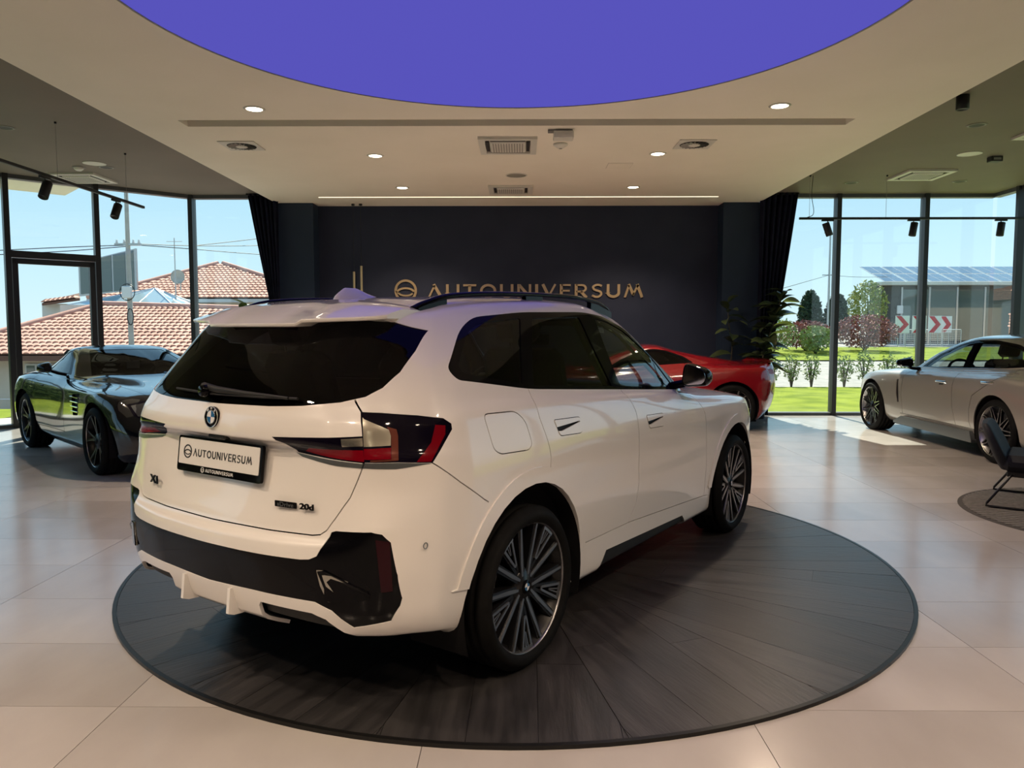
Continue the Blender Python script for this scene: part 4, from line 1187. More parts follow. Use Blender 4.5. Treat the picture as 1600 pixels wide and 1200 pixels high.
seeds = {'tailgate': (-.9, .1, .85), 'rear_bumper': (-.75, .84, .80), 'body_side': (-.25, .9, 1.16), 'rear_door': (.6, .915, .8), 'front_door': (1.5, .915, .8),
         'front_fender': (2.3, .91, .9), 'side_sill': (1.2, .87, .38), 'hood': (2.7, .3, 1.04), 'front_bumper': (3.5, .1, .5), 'fuel_door': (-.15, .9, 1.05)}
emit_panels(suv, BR, BL, 0, seeds, M['white_paint'], centre=('tailgate', 'rear_bumper', 'body_side', 'hood', 'front_bumper'))
def both(rid, name, mat, off=0.0, wall=.012, split=True):
    for b_, sg_ in ((BR, -1), (BL, 1)):
        F = b_.faces_of(rid)
        if F: emit(None, [(b_, F, sg_, off)], name, mat, suv, wall)
both(1, 'window_surround', M['gloss_black'], -.002, .02)
both(2, 'quarter_window', M['tint_dark'], -.006, 0); both(3, 'rear_door_window', M['tint_dark'], -.006, 0); both(4, 'front_door_window', M['tint_light'], -.006, 0)
emit(None, pane_group((BR, BL), 5, -.003), 'rear_window', M['tint_rear'], suv, .01)
emit(None, pane_group((BR, BL), 13, -.003), 'windscreen', M['tint_light'], suv, 0)
for b_, sg_ in ((BR, -1), (BL, 1)):
    tl = emit(None, [(b_, b_.faces_of(6), sg_, -.001)], 'tail_lamp', M['lens_smoke'], suv, .02)
    for rid, nm, mt in ((14, 'reversing_lens', M['lens_clear']), (15, 'lens_edge', M['lens_amber']), (16, 'brake_lens', M['lens_red']), (17, 'marker_bar', M['lens_red'])):
        emit(None, [(b_, b_.faces_of(rid), sg_, -.0015)], nm, mt, tl, .004)
    tl = emit(None, [(b_, b_.faces_of(7), sg_, -.001)], 'tailgate_lamp', M['lens_smoke'], suv, .02)
    emit(None, [(b_, b_.faces_of(18), sg_, -.0015)], 'brake_lens', M['lens_red'], tl, .004)
    emit(None, [(b_, b_.faces_of(23), sg_, -.0015)], 'reversing_lens', M['lens_clear'], tl, .004)
both(19, 'lamp_trim', M['grey_trim'], .002, .01)
emit(None, pane_group((BR, BL), 9, -.003), 'bumper_panel', M['gloss_black'], suv, .014)
both(24, 'air_guide_glint', M['grey_glint'], .001, .008)  # reflection patch given its own pale colour on the black corner panel
both(11, 'bumper_reflector', M['lens_red_dark'], -.004, .006)
both(10, 'exhaust_bay', M['matt_black'], -.03, .03)
both(22, 'sill_blade', M['matt_black'], -.012, .02)
for rid, nm, of_, wl in ((8, 'arch_trim', .007, .03), (20, 'door_handle', .003, .010)):
    for b_, sg_ in ((BR, -1), (BL, 1)):
        for comp in b_.components(rid):
            if nearest_panel(comp, b_)[1] > 1e-4: emit(None, [(b_, comp, sg_, of_)], nm, M['white_paint'], suv, wl)
for b_, sg_ in ((BR, -1), (BL, 1)):
    for comp in b_.components(21):
        if nearest_panel(comp, b_)[1] > 1e-5: emit(None, [(b_, comp, sg_, -.016)], 'handle_pocket', M['matt_black'], suv, .02)
# underside, liners, cabin
MB().box(-.42, 3.3, -.60, .60, .23, .36).build('underbody', M['lining'], suv)
for c_, r_ in ((RA, .452), (FA, .444)): wheel_liner(suv, c_[0], c_[1], r_, .60, .895)
cb = MB(); cb.box(-.6, 2.0, -.80, .80, .36, .80); cb.bevbox(-.80, -.30, -.62, .62, .70, 1.14, .03)
cb.build('cabin_floor', M['lining'], suv)
for y in (-.37, .37):
    s_ = MB(); seat(s_, 1.10, y, .72, .25, .58, 16); s_.build('front_seat', M['seat'], suv)
s_ = MB(); seat(s_, .25, -.40, .74, .22, .56, 20); seat(s_, .25, .40, .74, .22, .56, 20); s_.bevbox(.0, .5, -.62, .62, .74, .88, .04); s_.build('rear_bench', M['seat'], suv)
d_ = MB(); d_.bevbox(1.55, 2.05, -.70, .70, .72, 1.06, .05); d_.bevbox(1.5, 1.62, -.1, .55, 1.04, 1.16, .01); d_.build('dashboard', M['seat'], suv)
d_ = MB(); steering(d_, 1.42, .37, 1.05); d_.build('steering_wheel', M['seat'], suv)
d_ = MB(); d_.bevbox(1.40, 1.43, -.12, .12, 1.36, 1.43, .01); d_.tube([(1.43, 0, 1.41), (1.52, 0, 1.50)], .008, 6); d_.build('inside_mirror', M['gloss_black'], suv)
# wheels
kit = wheel_kit(.352, .283, .245, 'v')
for x, y, tn, sp in ((0, -.893, 0, .02), (0, .893, 0, .3), (2.692, -.893, 0, .33), (2.692, .893, 0, .5)): 
    w_ = put_wheel(suv, kit, x, y, .352, tn, sp)
    for a, mt in ((45, 'roundel_blue'), (135, 'roundel_white'), (225, 'roundel_blue'), (315, 'roundel_white')):
        part('cap_quarter', MB().lathe([(0, .0062), (.017, .0064), (.017, .0075), (0, .0075)], 6, axis='y', a0=R(a - 45), a1=R(a + 45), smooth=False).mesh('cap_quarter', M[mt]), w_)
# roof rails
for s in (-1, 1):
    pth = smooth_line([(-.37, .575, 1.540), (-.30, .582, 1.566), (-.15, .592, 1.600), (.20, .600, 1.622), (.80, .600, 1.632), (1.12, .592, 1.615), (1.28, .58, 1.585), (1.34, .572, 1.556)], 6)
    mb = MB(); rings = []
    for i, p in enumerate(pth):
        p = Vector(p); a = Vector(pth[max(0, i - 1)]); b = Vector(pth[min(len(pth) - 1, i + 1)]); t = (b - a).normalized()
        yv = Vector((0, 1, 0)); nv = t.cross(yv).normalized()
        rings.append([Vector((q.x, q.y * s, q.z)) for q in (p + yv * .017 * math.cos(k * PI / 5) + nv * .013 * math.sin(k * PI / 5) for k in range(10))])
    loft(mb, rings); 
    ro = mb.build('roof_rail', M['gloss_black'], suv)
    for x0, x1 in ((-.36, -.18), (.40, .55), (1.08, 1.33)):
        z0 = np.interp(x0, [q[0] for q in pth], [q[2] for q in pth]); z1 = np.interp(x1, [q[0] for q in pth], [q[2] for q in pth]); ya = np.interp((x0 + x1) / 2, [q[0] for q in pth], [q[1] for q in pth]) * s
        ft = MB(); ft.add([(x0, ya - .013, z0), (x1, ya - .013, z1), (x1, ya - .013, z1 - .06), (x0, ya - .013, z0 - .06), (x0, ya + .013, z0), (x1, ya + .013, z1), (x1, ya + .013, z1 - .06), (x0, ya + .013, z0 - .06)],
               [(0, 1, 2, 3), (7, 6, 5, 4), (0, 4, 5, 1), (1, 5, 6, 2), (2, 6, 7, 3), (3, 7, 4, 0)])
        ft.build('rail_foot', M['gloss_black'], ro)
# shark-fin aerial
mb = MB(); rings = []
for z, x0, x1, w in ((1.585, -.27, .06, .050), (1.612, -.255, .02, .040), (1.628, -.235, -.05, .026), (1.648, -.205, -.11, .011), (1.652, -.195, -.125, .004)):
    c, a = (x0 + x1) / 2, (x1 - x0) / 2
    rings.append([Vector((c + a * math.cos(t), w * math.sin(t), z)) for t in np.linspace(0, 2 * PI, 25)[:-1]])
loft(mb, rings); mb.build('shark_fin', M['white_paint'], suv)
# roof spoiler
st = [(0, -.40, 1.586, -.735, 1.474), (.14, -.40, 1.585, -.731, 1.474), (.275, -.395, 1.581, -.718, 1.474), (.30, -.395, 1.580, -.708, 1.489), (.42, -.385, 1.570, -.672, 1.493), (.53, -.37, 1.553, -.632, 1.496), (.575, -.365, 1.543, -.595, 1.499), (.60, -.37, 1.533, -.545, 1.505)]
rings = []
for s, seq in ((1, st[::-1]), (-1, st[1:])):
    for y, xs_, zs_, xt, zt in seq:
        zm = zs_ + (zt - zs_) * .42; xm = xs_ + (xt - xs_) * .52
        rings.append([Vector(p) for p in ((xs_ + .04, y * s, zs_ - .004), (xs_, y * s, zs_ + .003), (xm, y * s, zm + .016), (xt + .025, y * s, zt + .017), (xt, y * s, zt + .008), (xt + .004, y * s, zt - .006), (xt + .07, y * s, zt - .004), (-.50, y * s, 1.485))])
mb = MB(); loft(mb, rings, smooth=False); sp = mb.build('roof_spoiler', M['white_paint'], suv)
bv_ = sp.modifiers.new('round', 'BEVEL'); bv_.width = .004; bv_.segments = 2; bv_.limit_method = 'ANGLE'
for p in sp.data.polygons: p.use_smooth = True
sp.data.set_sharp_from_angle(angle=R(32)) if hasattr(sp.data, 'set_sharp_from_angle') else None
MB().bevbox(-.655, -.635, -.20, .20, 1.462, 1.474, .003).build('high_brake_lamp', M['lens_red_dark'], suv)
# wing mirrors
for s in (-1, 1):
    mb = MB(); rings = []
    for x, y0, y1, z0, z1, rr_ in ((1.70, .885, 1.045, 1.115, 1.262, .05), (1.72, .878, 1.055, 1.108, 1.268, .05), (1.78, .875, 1.056, 1.105, 1.268, .055), (1.84, .885, 1.04, 1.112, 1.255, .05), (1.88, .91, 1.01, 1.13, 1.235, .04)):
        pl = round_poly([(y0, z0), (y1 - .01, z0 + .015), (y1, z1 - .055), (y0 + .02, z1)], rr_, 4)
        rings.append([Vector((x, y * s, z)) for y, z in pl])
    loft(mb, rings); mo = mb.build('wing_mirror', M['gloss_black'], suv)
    pl = round_poly([(.897, 1.122), (1.035, 1.135), (1.043, 1.205), (.915, 1.255)], .04, 4)
    MB().prism([(y * s, z) for y, z in pl], 'x', 1.692, 1.701).build('mirror_glass', M['chrome'], mo)
    mb = MB(); loft(mb, [[Vector((x, y * s, z)) for x, z in ((1.76, z0), (1.84, z0), (1.83, z0 + .05), (1.77, z0 + .05))] for y, z0 in ((.79, 1.085), (.86, 1.10), (.92, 1.115))]); mb.build('mirror_arm', M['gloss_black'], mo)
# rear wiper
wp = MB()
wp.tube([(-.868, .10, 1.232), (-.875, 0, 1.222), (-.868, -.16, 1.214), (-.856, -.40, 1.206)], [.016, .014, .010, .006], 8)
wp.tube([(-.862, .30, 1.214), (-.874, .05, 1.204), (-.868, -.25, 1.204), (-.846, -.44, 1.206)], .005, 6)
wo = wp.build('rear_wiper', M['matt_black'], suv)
MB().lathe([(0, -.02), (.022, -.02), (.026, 0), (.026, .02), (0, .02)], 16, axis='x').build('wiper_pivot', M['gloss_black'], wo).location = (-.882, .07, 1.215)
# number plate with frame
tilt = Matrix.Translation((-.872, 0, .955)) @ Matrix.Rotation(R(7), 4, 'Y')
T_ = lambda u, v, q: tilt @ Vector((-q, -u, v))
def on_plate(mb_or_poly, q0, q1, name, mat, par):
    return MB().prism(mb_or_poly, 'x', -q1, -q0, M=tilt).build(name, mat, par)
pf_ = MB().prism(round_poly([(-.272, -.078), (.272, -.078), (.272, .066), (-.272, .066)], .012, 4), 'x', -.010, .004, M=tilt).build('plate_frame', M['gloss_black'], suv)
MB().prism(round_poly([(-.260, -.048), (.260, -.048), (.260, .057), (-.260, .057)], .006, 3), 'x', -.0125, -.009, M=tilt).build('number_plate', M['plate'], pf_)
cap = .030; tw = text_width('AUTOUNIVERSUM', .24); k = .378 / tw
mbs, _ = letters('AUTOUNIVERSUM', lambda u, v, q: T_(-.160 + u * k, -.012 + v * cap, .0125 + q), .0012, .24)
for mb in mbs: mb.build('letter', M['ink'], pf_)
mb = MB(); emblem(mb, lambda u, v, q: T_(-.200 + u * .056, .004 + v * .056, .0125 + q), .0012); mb.build('emblem', M['ink'], pf_)
k2 = .180 / tw
mb = MB()
for m_ in letters('AUTOUNIVERSUM', lambda u, v, q: T_(-.075 + u * k2, -.0695 + v * .0135, .010 + q), .0008, .24)[0]:
    mb.add(m_.v, m_.f)
emblem(mb, lambda u, v, q: T_(-.095 + u * .022, -.063 + v * .022, .010 + q), .0008); mb.build('frame_lettering', M['print_white'], pf_)
# maker's roundel
rd = MB().lathe([(0, -.006), (.040, -.005), (.0415, -.001), (.0415, .008), (0, .008)], 40, axis='x').build('roundel', M['gloss_black'], suv); rd.location = (-.902, 0, 1.116)
rd.rotation_euler = (0, R(6), 0)
for r_ in (.0405, .0255): MB().lathe([(r_ - .0012, -.0072), (r_ + .0012, -.0072), (r_ + .0012, -.004), (r_ - .0012, -.004)], 40, axis='x', closed=True).build('ring', M['chrome'], rd)
for a, mt in ((45, 'roundel_white'), (135, 'roundel_blue'), (225, 'roundel_white'), (315, 'roundel_blue')):
    MB().lathe([(0, -.0066), (.0245, -.0066), (.0245, -.004), (0, -.004)], 8, axis='x', a0=R(a - 45), a1=R(a + 45), smooth=False).build('quarter', M[mt], rd)
for ch, a in (('B', 40), ('M', 0), ('W', -40)):
    t_ = font_mesh('roundel_letter', ch, .0135, .0008, M['print_white'])
    o = part('roundel_letter', t_, rd)
    o.matrix_local = Matrix.Rotation(R(a), 4, Vector((-1, 0, 0))) .inverted() @ Matrix.Translation((-.0066, 0, .033)) @ Matrix(((0, 0, -1, 0), (-1, 0, 0, 0), (0, 1, 0, 0), (0, 0, 0, 1)))
MB().bevbox(-.888, -.85, -.055, .055, 1.026, 1.046, .006).build('reversing_camera', M['matt_black'], suv)
# badges
def badge(name, text, size, y, z, x, yaw, mat, depth=.004, sx=1.0, bold=None):
    me = font_mesh(name, text, size, depth, mat, 0, bold or 0)
    o = part(name, me, suv)
    o.matrix_local = Matrix.Translation((x, y, z)) @ Matrix.Rotation(yaw, 4, 'Z') @ Matrix(((0, 0, -1, 0), (-1, 0, 0, 0), (0, 1, 0, 0), (0, 0, 0, 1))) @ Matrix.Diagonal((sx, 1, 1, 1))
    return o
badge('model_badge', 'X1', .046, .45, .815, -.886, R(-9), M['gloss_black'], .005, 1.5, .0016)
ba = badge('engine_badge', '20d', .030, -.512, .820, -.875, R(9), M['gloss_black'], .005, 1.45, .0008)
bb = MB().bevbox(-.053, .053, -.0115, .0115, -.0025, .0025, .002).build('drive_badge', M['gloss_black'], suv)
bb.matrix_local = Matrix.Translation((-.884, -.408, .818)) @ Matrix.Rotation(R(8), 4, 'Z') @ Matrix(((0, 0, -1, 0), (-1, 0, 0, 0), (0, 1, 0, 0), (0, 0, 0, 1)))
part('badge_text', font_mesh('badge_text', 'sDrive', .022, .001, M['grey_trim']), bb, Matrix.Translation((0, 0, .003)) @ Matrix.Diagonal((1.35, 1, 1, 1)))
# diffuser fins under the bumper, corner air guides, sensor
for y in (-.14, .16):
    MB().prism([(-.945, .470), (-.955, .372), (-.93, .362), (-.80, .352), (-.80, .40), (-.86, .46)], 'y', y - .008, y + .008).build('diffuser_fin', M['white_paint'], suv)
for s in (-1, 1):
    c0 = Vector((-.890, .600 * s, .605)); 
    mb = MB()
    # faceted air guide: a swept blade hugging the lower inner edge of the corner panel
    outer = [(-.906, .597, .607), (-.900, .622, .612), (-.872, .690, .583), (-.826, .766, .540)]
    inner = [(-.898, .618, .545), (-.888, .640, .575), (-.862, .700, .560), (-.822, .768, .530)]
    low = [(-.892, .615, .500), (-.868, .672, .497), (-.85, .71, .50), (-.82, .765, .515)]
    vs = [Vector((p[0] - .001, p[1] * s, p[2])) for p in outer] + [Vector((p[0] + .004, p[1] * s, p[2])) for p in inner] + [Vector((p[0] - .001, p[1] * s, p[2])) for p in low]
    mb.add(vs, [(i, i + 1, 5 + i, 4 + i) for i in range(3)] + [(4 + i, 5 + i, 9 + i, 8 + i) for i in range(3)])
    ag = mb.build('air_guide', M['gloss_black'], suv)
    so = ag.modifiers.new('thickness', 'SOLIDIFY'); so.thickness = .006
    MB().lathe([(.009, -.001), (.012, -.0015), (.012, .001), (.009, .001)], 20, axis='y', closed=True).build('parking_sensor', M['grey_trim'], suv).location = (-.668, .8935 * s, .692)
    po = MB().lathe([(0, -.003), (.012, -.003), (.014, .003), (0, .003)], 20, axis='x').build('parking_sensor', M['matt_black'], suv); po.location = (-.827, .746 * s, .70); po.rotation_euler.z = R(-32) * s
# ------------------------------------------------------------------ the other cars
def coupe_rows(rows):
    """rows: (xr, zr, xc, yc, zc, side ys, side zs, xfc, yfc, zfc, xf, zf, side xs) -> table"""
    T = []
    for xr, zr, xc, yc, zc, ys, zs, xfc, yfc, zfc, xf, zf, xs in rows:
        zs = list(zs) if isinstance(zs, (list, tuple)) else [zs] * 8
        ys = list(ys) if isinstance(ys, (list, tuple)) else [ys] * 8
        S = [(x, y, z) for x, y, z in zip(xs, ys, zs)]
        L_ = lambda a, b, t: tuple(a[i] + (b[i] - a[i]) * t for i in range(3))
        c0, c3 = (xr, 0, zr), (xc, yc, zc)
        c1 = (xr + .12 * (xc - xr), .45 * yc, zr + .15 * (zc - zr)); c2 = (xr + .42 * (xc - xr), .80 * yc, zr + .5 * (zc - zr))
        c4 = L_(c3, S[0], .36); c5 = L_(c3, S[0], .70)
        bl = min(.02, abs(S[0][1] - yc) * .18)
        c4 = (c4[0], c4[1] + bl, c4[2]); c5 = (c5[0], c5[1] + bl * .8, c5[2])
        T.append([c0, c1, c2, c3, c4, c5] + S + [(xfc, yfc, zfc), (xf - .22 * (xf - xfc), .52 * yfc, zf + .3 * (zfc - zf)), (xf, 0, zf)])
    return T

def simple_car(root, T, paint, ra, fa, arch_r, wheels, panes, gaps, lamps, seeds, centre, rest=None, glass_side='tint_dark', glass_front='tint_dark', glass_rear='tint_dark', du=.06, dv=.045, under=None):
    B = Body(T, du, dv)
    for c in (ra, fa):
        B.region(arch_poly(c[0], c[1], arch_r, c[1] - .10), 'side', 98, .02)
        B.region([(c[0] - arch_r * .96, 0), (c[0] + arch_r * .96, 0), (c[0] + arch_r * .96, c[1] - .08), (c[0] - arch_r * .96, c[1] - .08)], 'side', 98, -.6, within={0})
    bmesh.ops.delete(B.bm, geom=[f for f in B.bm.faces if f[B.reg] == 98], context='FACES')
    B.region(panes['surround'], 'side', 1, .03, within={0})
    for k, poly in enumerate(panes['side']): B.region(poly, 'side', 2 + k, .03, within={1})
    B.region(panes['front'], 'top', 13, .05, within={0}, lim=panes['front_lim'])
    B.region(panes['rear'], 'top', 5, .05, within={0}, lim=panes['rear_lim'])
    lining_from(root, B, {2, 3, 4, 5, 13}, -.045)
    for rid, view, poly, nm, mt, of_ in lamps:
        B.region(poly, view, rid, .03, within={0} | {l[0] for l in lamps if l[0] != rid})
    for view, line in gaps: B.strip(line, view, .006, .03, within={0})
    bmesh.ops.delete(B.bm, geom=[f for f in B.bm.faces if f[B.reg] == GAP], context='FACES')
    emit_panels(root, B, B, 0, seeds, paint, centre=centre)
    for sg_ in (-1, 1):
        emit(None, [(B, B.faces_of(1), sg_, -.002)], 'window_surround', M['gloss_black'], root, .015)
        for k in range(len(panes['side'])):
            F = B.faces_of(2 + k)
            if F: emit(None, [(B, F, sg_, -.006)], 'side_window', M[glass_side], root, 0)
        for rid, view, poly, nm, mt, of_ in lamps:
            F = B.faces_of(rid)
            if F: emit(None, [(B, F, sg_, of_)], nm, mt, root, .02)
    for rid, nm, g in ((13, 'windscreen', glass_front), (5, 'rear_window', glass_rear)):
        F = B.faces_of(rid)
        if F: emit(None, [(B, F, -1, -.004), (B, F, 1, -.004)], nm, M[g], root, 0)
    Rt, Rr, wd, style, yw, turn = wheels
    k_ = wheel_kit(Rt, Rr, wd, style)
    for i, (x, s) in enumerate(((ra[0], -1), (ra[0], 1), (fa[0], -1), (fa[0], 1))):
        put_wheel(root, k_, x, s * yw, Rt, turn if x > 1 else 0, .1 + .5 * i)
    for c in (ra, fa): wheel_liner(root, c[0], c[1], arch_r - .004, .55, yw - .01)
    u = under or (ra[0] - .5, fa[0] + .35)
    MB().box(u[0], u[1], -.70, .70, .12, .30).build('underbody', M['lining'], root)
    return B

# --- black coupe by the left windows
bk = empty('black_coupe', (-5.55, 10.10, 0), math.atan2(-.696, .718)); tag(bk, 'glossy black sports coupe by the left windows, nose towards the white car', 'car')
X1_ = (-.45, 0, .45, 1.0, 1.5, 2.15, 2.63, 3.0)
rows = [
 (-.80, .25, -.65, .70, .24, .82, .16, 3.18, .62, .16, 3.33, .16, X1_),
 (-.90, .38, -.70, .80, .36, (.95, .96, .92, .90, .90, .92, .94, .89), .27, 3.26, .72, .27, 3.48, .27, X1_),
 (-.95, .58, -.72, .86, .56, (.985, 1.0, .95, .915, .915, .945, .965, .92), .50, 3.28, .76, .45, 3.54, .43, X1_),
 (-.96, .76, -.70, .87, .74, (.98, 1.0, .955, .92, .915, .945, .97, .905), (.70, .70, .70, .69, .69, .70, .70, .66), 3.19, .73, .60, 3.50, .56, X1_),
 (-.92, .88, -.62, .80, .87, (.92, .955, .92, .89, .885, .915, .935, .85), (.875, .89, .86, .83, .825, .835, .835, .765), 3.05, .66, .715, 3.38, .655, X1_),
 (-.82, .94, -.50, .66, .94, (.80, .85, .85, .84, .80, .735, .65, .52), (.93, .945, .925, .90, .895, .90, .885, .84), 2.82, .40, .80, 2.98, .79, (-.38, 0, .42, .95, 1.35, 1.75, 2.3, 2.62)),
 (-.60, .985, -.36, .54, .985, (.66, .72, .77, .79, .76, .62, .48, .34), (.985, .985, .97, .95, .935, .94, .945, .945), 1.66, .2, .945, 1.69, .945, (-.2, .08, .42, .88, 1.3, 1.48, 1.57, 1.62)),
 (-.28, 1.12, -.10, .45, 1.115, (.53, .60, .645, .66, .64, .53, .41, .29), (1.115, 1.12, 1.12, 1.115, 1.10, 1.105, 1.11, 1.11), 1.24, .17, 1.11, 1.27, 1.11, (0, .2, .42, .72, .97, 1.09, 1.16, 1.21)),
 (.14, 1.23, .22, .36, 1.225, (.43, .49, .53, .545, .53, .44, .34, .24), (1.225, 1.235, 1.24, 1.24, 1.225, 1.23, 1.235, 1.235), .84, .14, 1.235, .86, 1.235, (.26, .34, .43, .56, .68, .74, .79, .82)),
 (.26, 1.27, .30, .25, 1.268, (.30, .34, .37, .38, .37, .30, .23, .16), 1.272, .70, .10, 1.272, .72, 1.272, (.33, .38, .44, .52, .58, .62, .65, .67)),
 (.36, 1.288, .37, 0, 1.288, 0, 1.29, .62, 0, 1.288, .63, 1.288, (.40, .43, .46, .50, .54, .57, .59, .605)),
]
panes = {'surround': round_poly([(-.16, .995), (-.06, 1.06), (.20, 1.175), (.48, 1.228), (.62, 1.222), (.80, 1.168), (1.05, 1.04), (1.20, .955), (.88, .962), (.42, .982)], .03, 3),
         'side': [round_poly([(-.02, 1.01), (.22, 1.15), (.48, 1.205), (.60, 1.200), (.78, 1.145), (1.0, 1.03), (1.08, .975), (.88, .978), (.42, .998)], .03, 3)],
         'front': [(1.66, 0), (1.62, .30), (1.53, .50), (1.44, .61), (1.10, .52), (.77, .43), (.82, .25), (.85, 0)], 'front_lim': lambda c: c.x > .7 and c.z > .9,
         'rear': [(-.52, 0), (-.46, .30), (-.34, .45), (-.1, .40), (.16, .34), (.13, 0)], 'rear_lim': lambda c: c.x < .3}
gaps = [('side', [(.30, .99), (.28, .85), (.33, .60), (.42, .38), (.45, .30)]), ('side', [(1.33, .935), (1.40, .80), (1.42, .55), (1.40, .33)]), ('side', [(.44, .33), (1.42, .33)]),
        ('top', [(1.74, 0), (1.68, .34), (1.58, .54), (1.56, .66), (2.0, .70), (2.5, .60), (2.9, .48), (3.1, .30), (3.16, 0)]),
        ('side', [(1.30, .94), (1.50, .92), (1.60, .905)])]
def TF(*p): return [((x - y) * .70710678, z) for x, y, z in p]
lamps = [(30, 'fcorner', [(1.60, .735), (1.72, .765), (1.98, .69), (2.06, .625), (2.02, .585), (1.84, .575), (1.70, .63)], 'headlamp', M['lens_smoke'], -.002),
         (31, 'fcorner', [(1.63, .725), (1.71, .745), (1.78, .70), (1.80, .625), (1.74, .625)], 'headlamp_projector', M['headlamp'], -.004),
         (32, 'fcorner', [(1.86, .615), (1.91, .615), (1.91, .59), (1.86, .59)], 'daylight_lens', M['lens_clear'], -.004),
         (35, 'fcorner', [(1.94, .615), (1.99, .618), (1.99, .595), (1.94, .593)], 'daylight_lens', M['lens_clear'], -.004),
         (33, 'side', round_poly([(1.79, .775), (2.12, .80), (2.06, .565), (1.85, .55)], .02, 3), 'fender_vent', M['matt_black'], -.03),
         (34, 'front', [(0, .50), (.46, .50), (.55, .40), (.50, .30), (0, .30)], 'grille', M['matt_black'], -.03),
         (36, 'fcorner', [(1.78, .42), (2.0, .40), (2.06, .33), (1.80, .30)], 'air_intake', M['matt_black'], -.03)]
seeds = {'door': (.9, .91, .6), 'hood': (2.4, .2, .9), 'front_fender': (2.3, .95, .78), 'rear_fender': (-.2, .97, .85), 'side_sill': (.9, .9, .25)}
simple_car(bk, coupe_rows(rows), M['black_paint'], (0, .345), (2.63, .345), .40, (.345, .268, .265, 'twin', .95, 0.0), panes, gaps, lamps, seeds, ('hood', 'rear_fender'))
for s in (-1, 1):
    for k in range(4):
        MB().bevbox(1.84 - k * .008, 2.07 + k * .012, .905 if s > 0 else -.950, .950 if s > 0 else -.905, .590 + k * .052, .605 + k * .052, .003).build('vent_slat', M['chrome'], bk)
    mb = MB(); rings = []
    for x, y0, y1, z0, z1 in ((1.00, .93, 1.06, .99, 1.10), (1.06, .92, 1.07, .98, 1.115), (1.14, .93, 1.06, .985, 1.105), (1.20, .95, 1.03, 1.0, 1.08)):
        rings.append([Vector((x, y * s, z)) for y, z in round_poly([(y0, z0), (y1, z0 + .01), (y1, z1 - .03), (y0 + .01, z1)], .035, 3)])
    loft(mb, rings); mo = mb.build('wing_mirror', M['gloss_black'], bk)
    MB().tube([(1.10, .78 * s, .955), (1.10, .86 * s, .975), (1.10, .95 * s, 1.01)], .018, 8).build('mirror_arm', M['gloss_black'], mo)
    MB().bevbox(.50, .66, .905 if s > 0 else -.925, .925 if s > 0 else -.905, .80, .825, .006).build('door_handle', M['gloss_black'], bk)
    s_ = MB(); seat(s_, .42, .37 * s, .42, .24, .56, 20); s_.build('seat', M['seat'], bk)
mb = MB(); mb.bevbox(1.0, 1.5, -.66, .66, .62, .90, .05); mb.build('dashboard', M['seat'], bk)
mb = MB(); steering(mb, .95, .36, .88); mb.build('steering_wheel', M['seat'], bk)
me = MB().box(.985, .99, -.075, .075, 1.0, 1.09).build('dash_screen', M['print_white'], bk)

# --- silver four-door fastback by the right windows
gy = empty('silver_fastback', (6.20, 8.35, 0), PI / 2); tag(gy, 'silver-beige four-door fastback at the right windows', 'car')
X2_ = (-.50, 0, .50, 1.25, 2.0, 2.45, 2.95, 3.40)
rows = [
 (-.95, .26, -.80, .70, .25, .82, .18, 3.55, .62, .20, 3.72, .20, X2_),
 (-1.08, .42, -.86, .80, .40, (.93, .94, .92, .905, .905, .92, .935, .88), .30, 3.62, .70, .32, 3.84, .32, X2_),
 (-1.14, .62, -.88, .84, .60, (.97, .98, .955, .93, .93, .95, .965, .90), .55, 3.62, .72, .52, 3.88, .52, X2_),
 (-1.15, .82, -.85, .84, .80, (.97, .988, .965, .94, .94, .955, .965, .89), (.75, .75, .75, .74, .73, .73, .73, .70), 3.55, .70, .66, 3.82, .64, X2_),
 (-1.10, .98, -.78, .78, .95, (.93, .96, .94, .92, .92, .935, .935, .84), (.92, .93, .90, .87, .86, .86, .845, .78), 3.42, .62, .73, 3.70, .70, X2_),
 (-1.0, 1.05, -.70, .66, 1.02, (.85, .88, .875, .87, .86, .82, .72, .56), (.98, .985, .965, .94, .92, .925, .92, .86), 3.08, .42, .82, 3.25, .80, (-.45, 0, .5, 1.25, 2.0, 2.4, 2.78, 3.02)),
 (-.80, 1.09, -.55, .56, 1.07, (.74, .80, .82, .825, .80, .66, .50, .36), (1.05, 1.035, 1.01, .98, .955, .955, .955, .955), 2.36, .22, .955, 2.40, .955, (-.35, .05, .5, 1.2, 1.98, 2.15, 2.25, 2.32)),
 (-.42, 1.235, -.30, .48, 1.225, (.60, .67, .70, .705, .69, .58, .44, .31), (1.22, 1.22, 1.22, 1.215, 1.18, 1.185, 1.19, 1.19), 1.92, .19, 1.19, 1.96, 1.19, (-.18, .15, .52, 1.12, 1.62, 1.74, 1.82, 1.88)),
 (.10, 1.365, .16, .38, 1.355, (.50, .56, .585, .59, .575, .48, .37, .26), (1.35, 1.365, 1.373, 1.373, 1.345, 1.355, 1.36, 1.365), 1.43, .16, 1.365, 1.46, 1.365, (.22, .38, .6, .95, 1.22, 1.30, 1.36, 1.40)),
 (.30, 1.402, .34, .25, 1.40, (.36, .40, .42, .42, .41, .34, .27, .19), 1.406, 1.18, .12, 1.405, 1.20, 1.405, (.38, .48, .62, .85, 1.02, 1.08, 1.12, 1.15)),
 (.42, 1.42, .44, 0, 1.42, 0, 1.424, 1.06, 0, 1.42, 1.08, 1.42, (.48, .56, .65, .80, .90, .95, .99, 1.03)),
]
